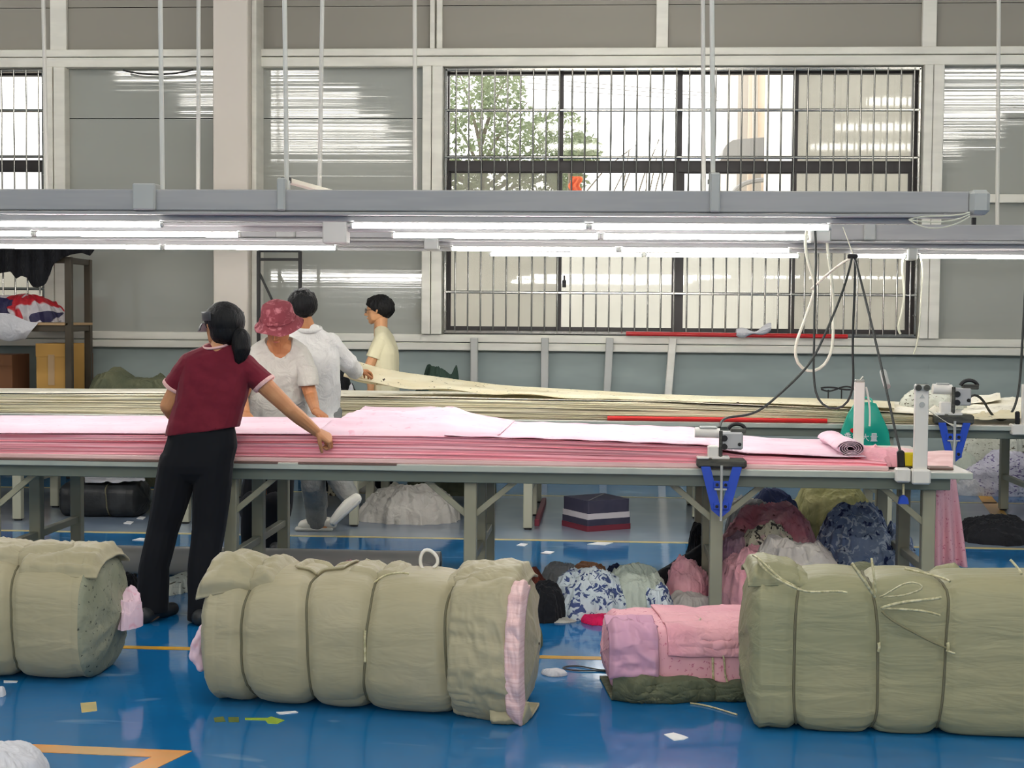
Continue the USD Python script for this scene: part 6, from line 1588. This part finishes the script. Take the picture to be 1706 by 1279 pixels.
scrap('paper_scrap', [(1106, 1224), (1122, 1221), (1136, 1225), (1147, 1229), (1140, 1232), (1123, 1234)], 'paper_white', 'white paper scrap on the open floor at front', .003, 'paper')
H('white_rag', 'small crumpled white rag on the floor beside the middle bale', 'rag', 'white_bright', 902, 944, 1113, 1127, .05, 151, amp=.4)
solo('thin_wire', tube(spline([PZ(u, v, .004) for u, v in ((1010, 1118), (985, 1117), (955, 1116), (938, 1112), (952, 1109), (985, 1113), (1010, 1116))], 30), .003, 5), 'cable_black', 'thin dark wire loop on the floor left of the pink bale', 'wire')
solo('twine_piece', tube(spline([PZ(u, v, .004) for u, v in ((1150, 1171), (1180, 1176), (1205, 1183), (1228, 1190))], 20), .0035, 5), 'twine', 'piece of twine lying in front of the pink bale', 'twine')
scrap('floor_sticker', [(356, 1196), (372, 1194), (376, 1202), (358, 1203)], 'label_olive', 'olive floor sticker left end, before the middle bale', .002, 'sticker')
scrap('floor_sticker', [(380, 1195), (398, 1195), (398, 1203), (381, 1203)], 'label_olive', 'second olive floor sticker before the middle bale', .002, 'sticker')
scrap('floor_sticker', [(408, 1196), (446, 1196), (452, 1194), (474, 1200), (462, 1206), (446, 1205), (442, 1200), (408, 1199)], 'label_green', 'bright green arrow sticker on the floor before the middle bale', .002, 'sticker')
scrap('floor_stain', [(134, 1171), (160, 1169), (162, 1184), (136, 1187)], 'line_faded', 'faded square mark on the floor at the lower left', .0012, 'mark')
scrap('white_slip', [(460, 1187), (492, 1185), (497, 1187), (466, 1190)], 'paper_white', 'thin white slip below the middle bale', .003, 'paper')
scrap('white_slip', [(6, 1134), (30, 1135), (28, 1137), (6, 1137)], 'paper_white', 'thin white slip below the left bale', .003, 'paper')
H('white_rag', 'tiny white rag at the left picture edge before the left bale', 'rag', 'white_bright', -6, 8, 1143, 1162, .03, 152, amp=.4)
for i, (u, v, w) in enumerate(((214, 871, 9), (235, 863, 8), (236, 899, 16), (1000, 906, 22), (912, 921, 12), (985, 826, 9), (870, 908, 10))):
    lb_ = ('white scrap nearest the black bale', 'small white scrap right of the black bale', 'larger white scrap in the aisle left of the woman', 'white scrap on the faded line below the striped bag', 'white scrap in the aisle left of the striped bag', 'white scrap on the back floor line', 'white scrap beside the right far table leg')[i]
    scrap('paper_scrap', [(u - w, v + 1), (u - w * .2, v - 2.5), (u + w, v - 1.5), (u + w * .4, v + 2.5)], 'paper_white', lb_, .004, 'paper')

# repeats share a group
GROUPS = {'tube_lamp': 'tube lamps on the light rails', 'hanging_rod': 'white rods that carry the light rails', 'light_rail': 'light rails over the cutting tables', 'cloth_bale': 'tied cloth bales on the front floor',
          'cable': 'hanging cables', 'end_cutter': 'end cutters on the tables', 'floor_line': 'painted floor lines', 'paper_scrap': 'paper scraps on the floor', 'carton': 'cartons at the rack', 'cutting_table': 'cutting tables',
          'edge_tape': 'tapes on the near table edge', 'sack': 'sacks behind the biggest bale', 'floor_sticker': 'stickers before the middle bale', 'window_grille': 'window grilles', 'track_post': 'white track posts', 'person': 'workers',
          'white_slip': 'white slips below the bales', 'pink_top_ply': 'pale plies on the pink stack', 'print_sheet': 'loose cream sheets on the far table', 'floral_scrap': 'floral scraps in the heap', 'black_cloth': 'black cloths on the floor',
          'pink_cloth': 'plain pink cloths in the heap', 'white_scrap': 'white scraps on the floor', 'grey_cloth': 'grey cloths in the heap', 'white_rag': 'white rags', 'white_bundle': 'white cloth bundles', 'olive_bundle': 'olive bundles'}
for q in world.GetPrim().GetChildren():
    b = q.GetName(); b = b[:-4] if b[-4:-3] == '_' and b[-3:].isdigit() else b
    if b in GROUPS and USED.get(('/World', b), 0) > 1 and not q.GetCustomDataByKey('group'): q.SetCustomDataByKey('group', GROUPS[b])
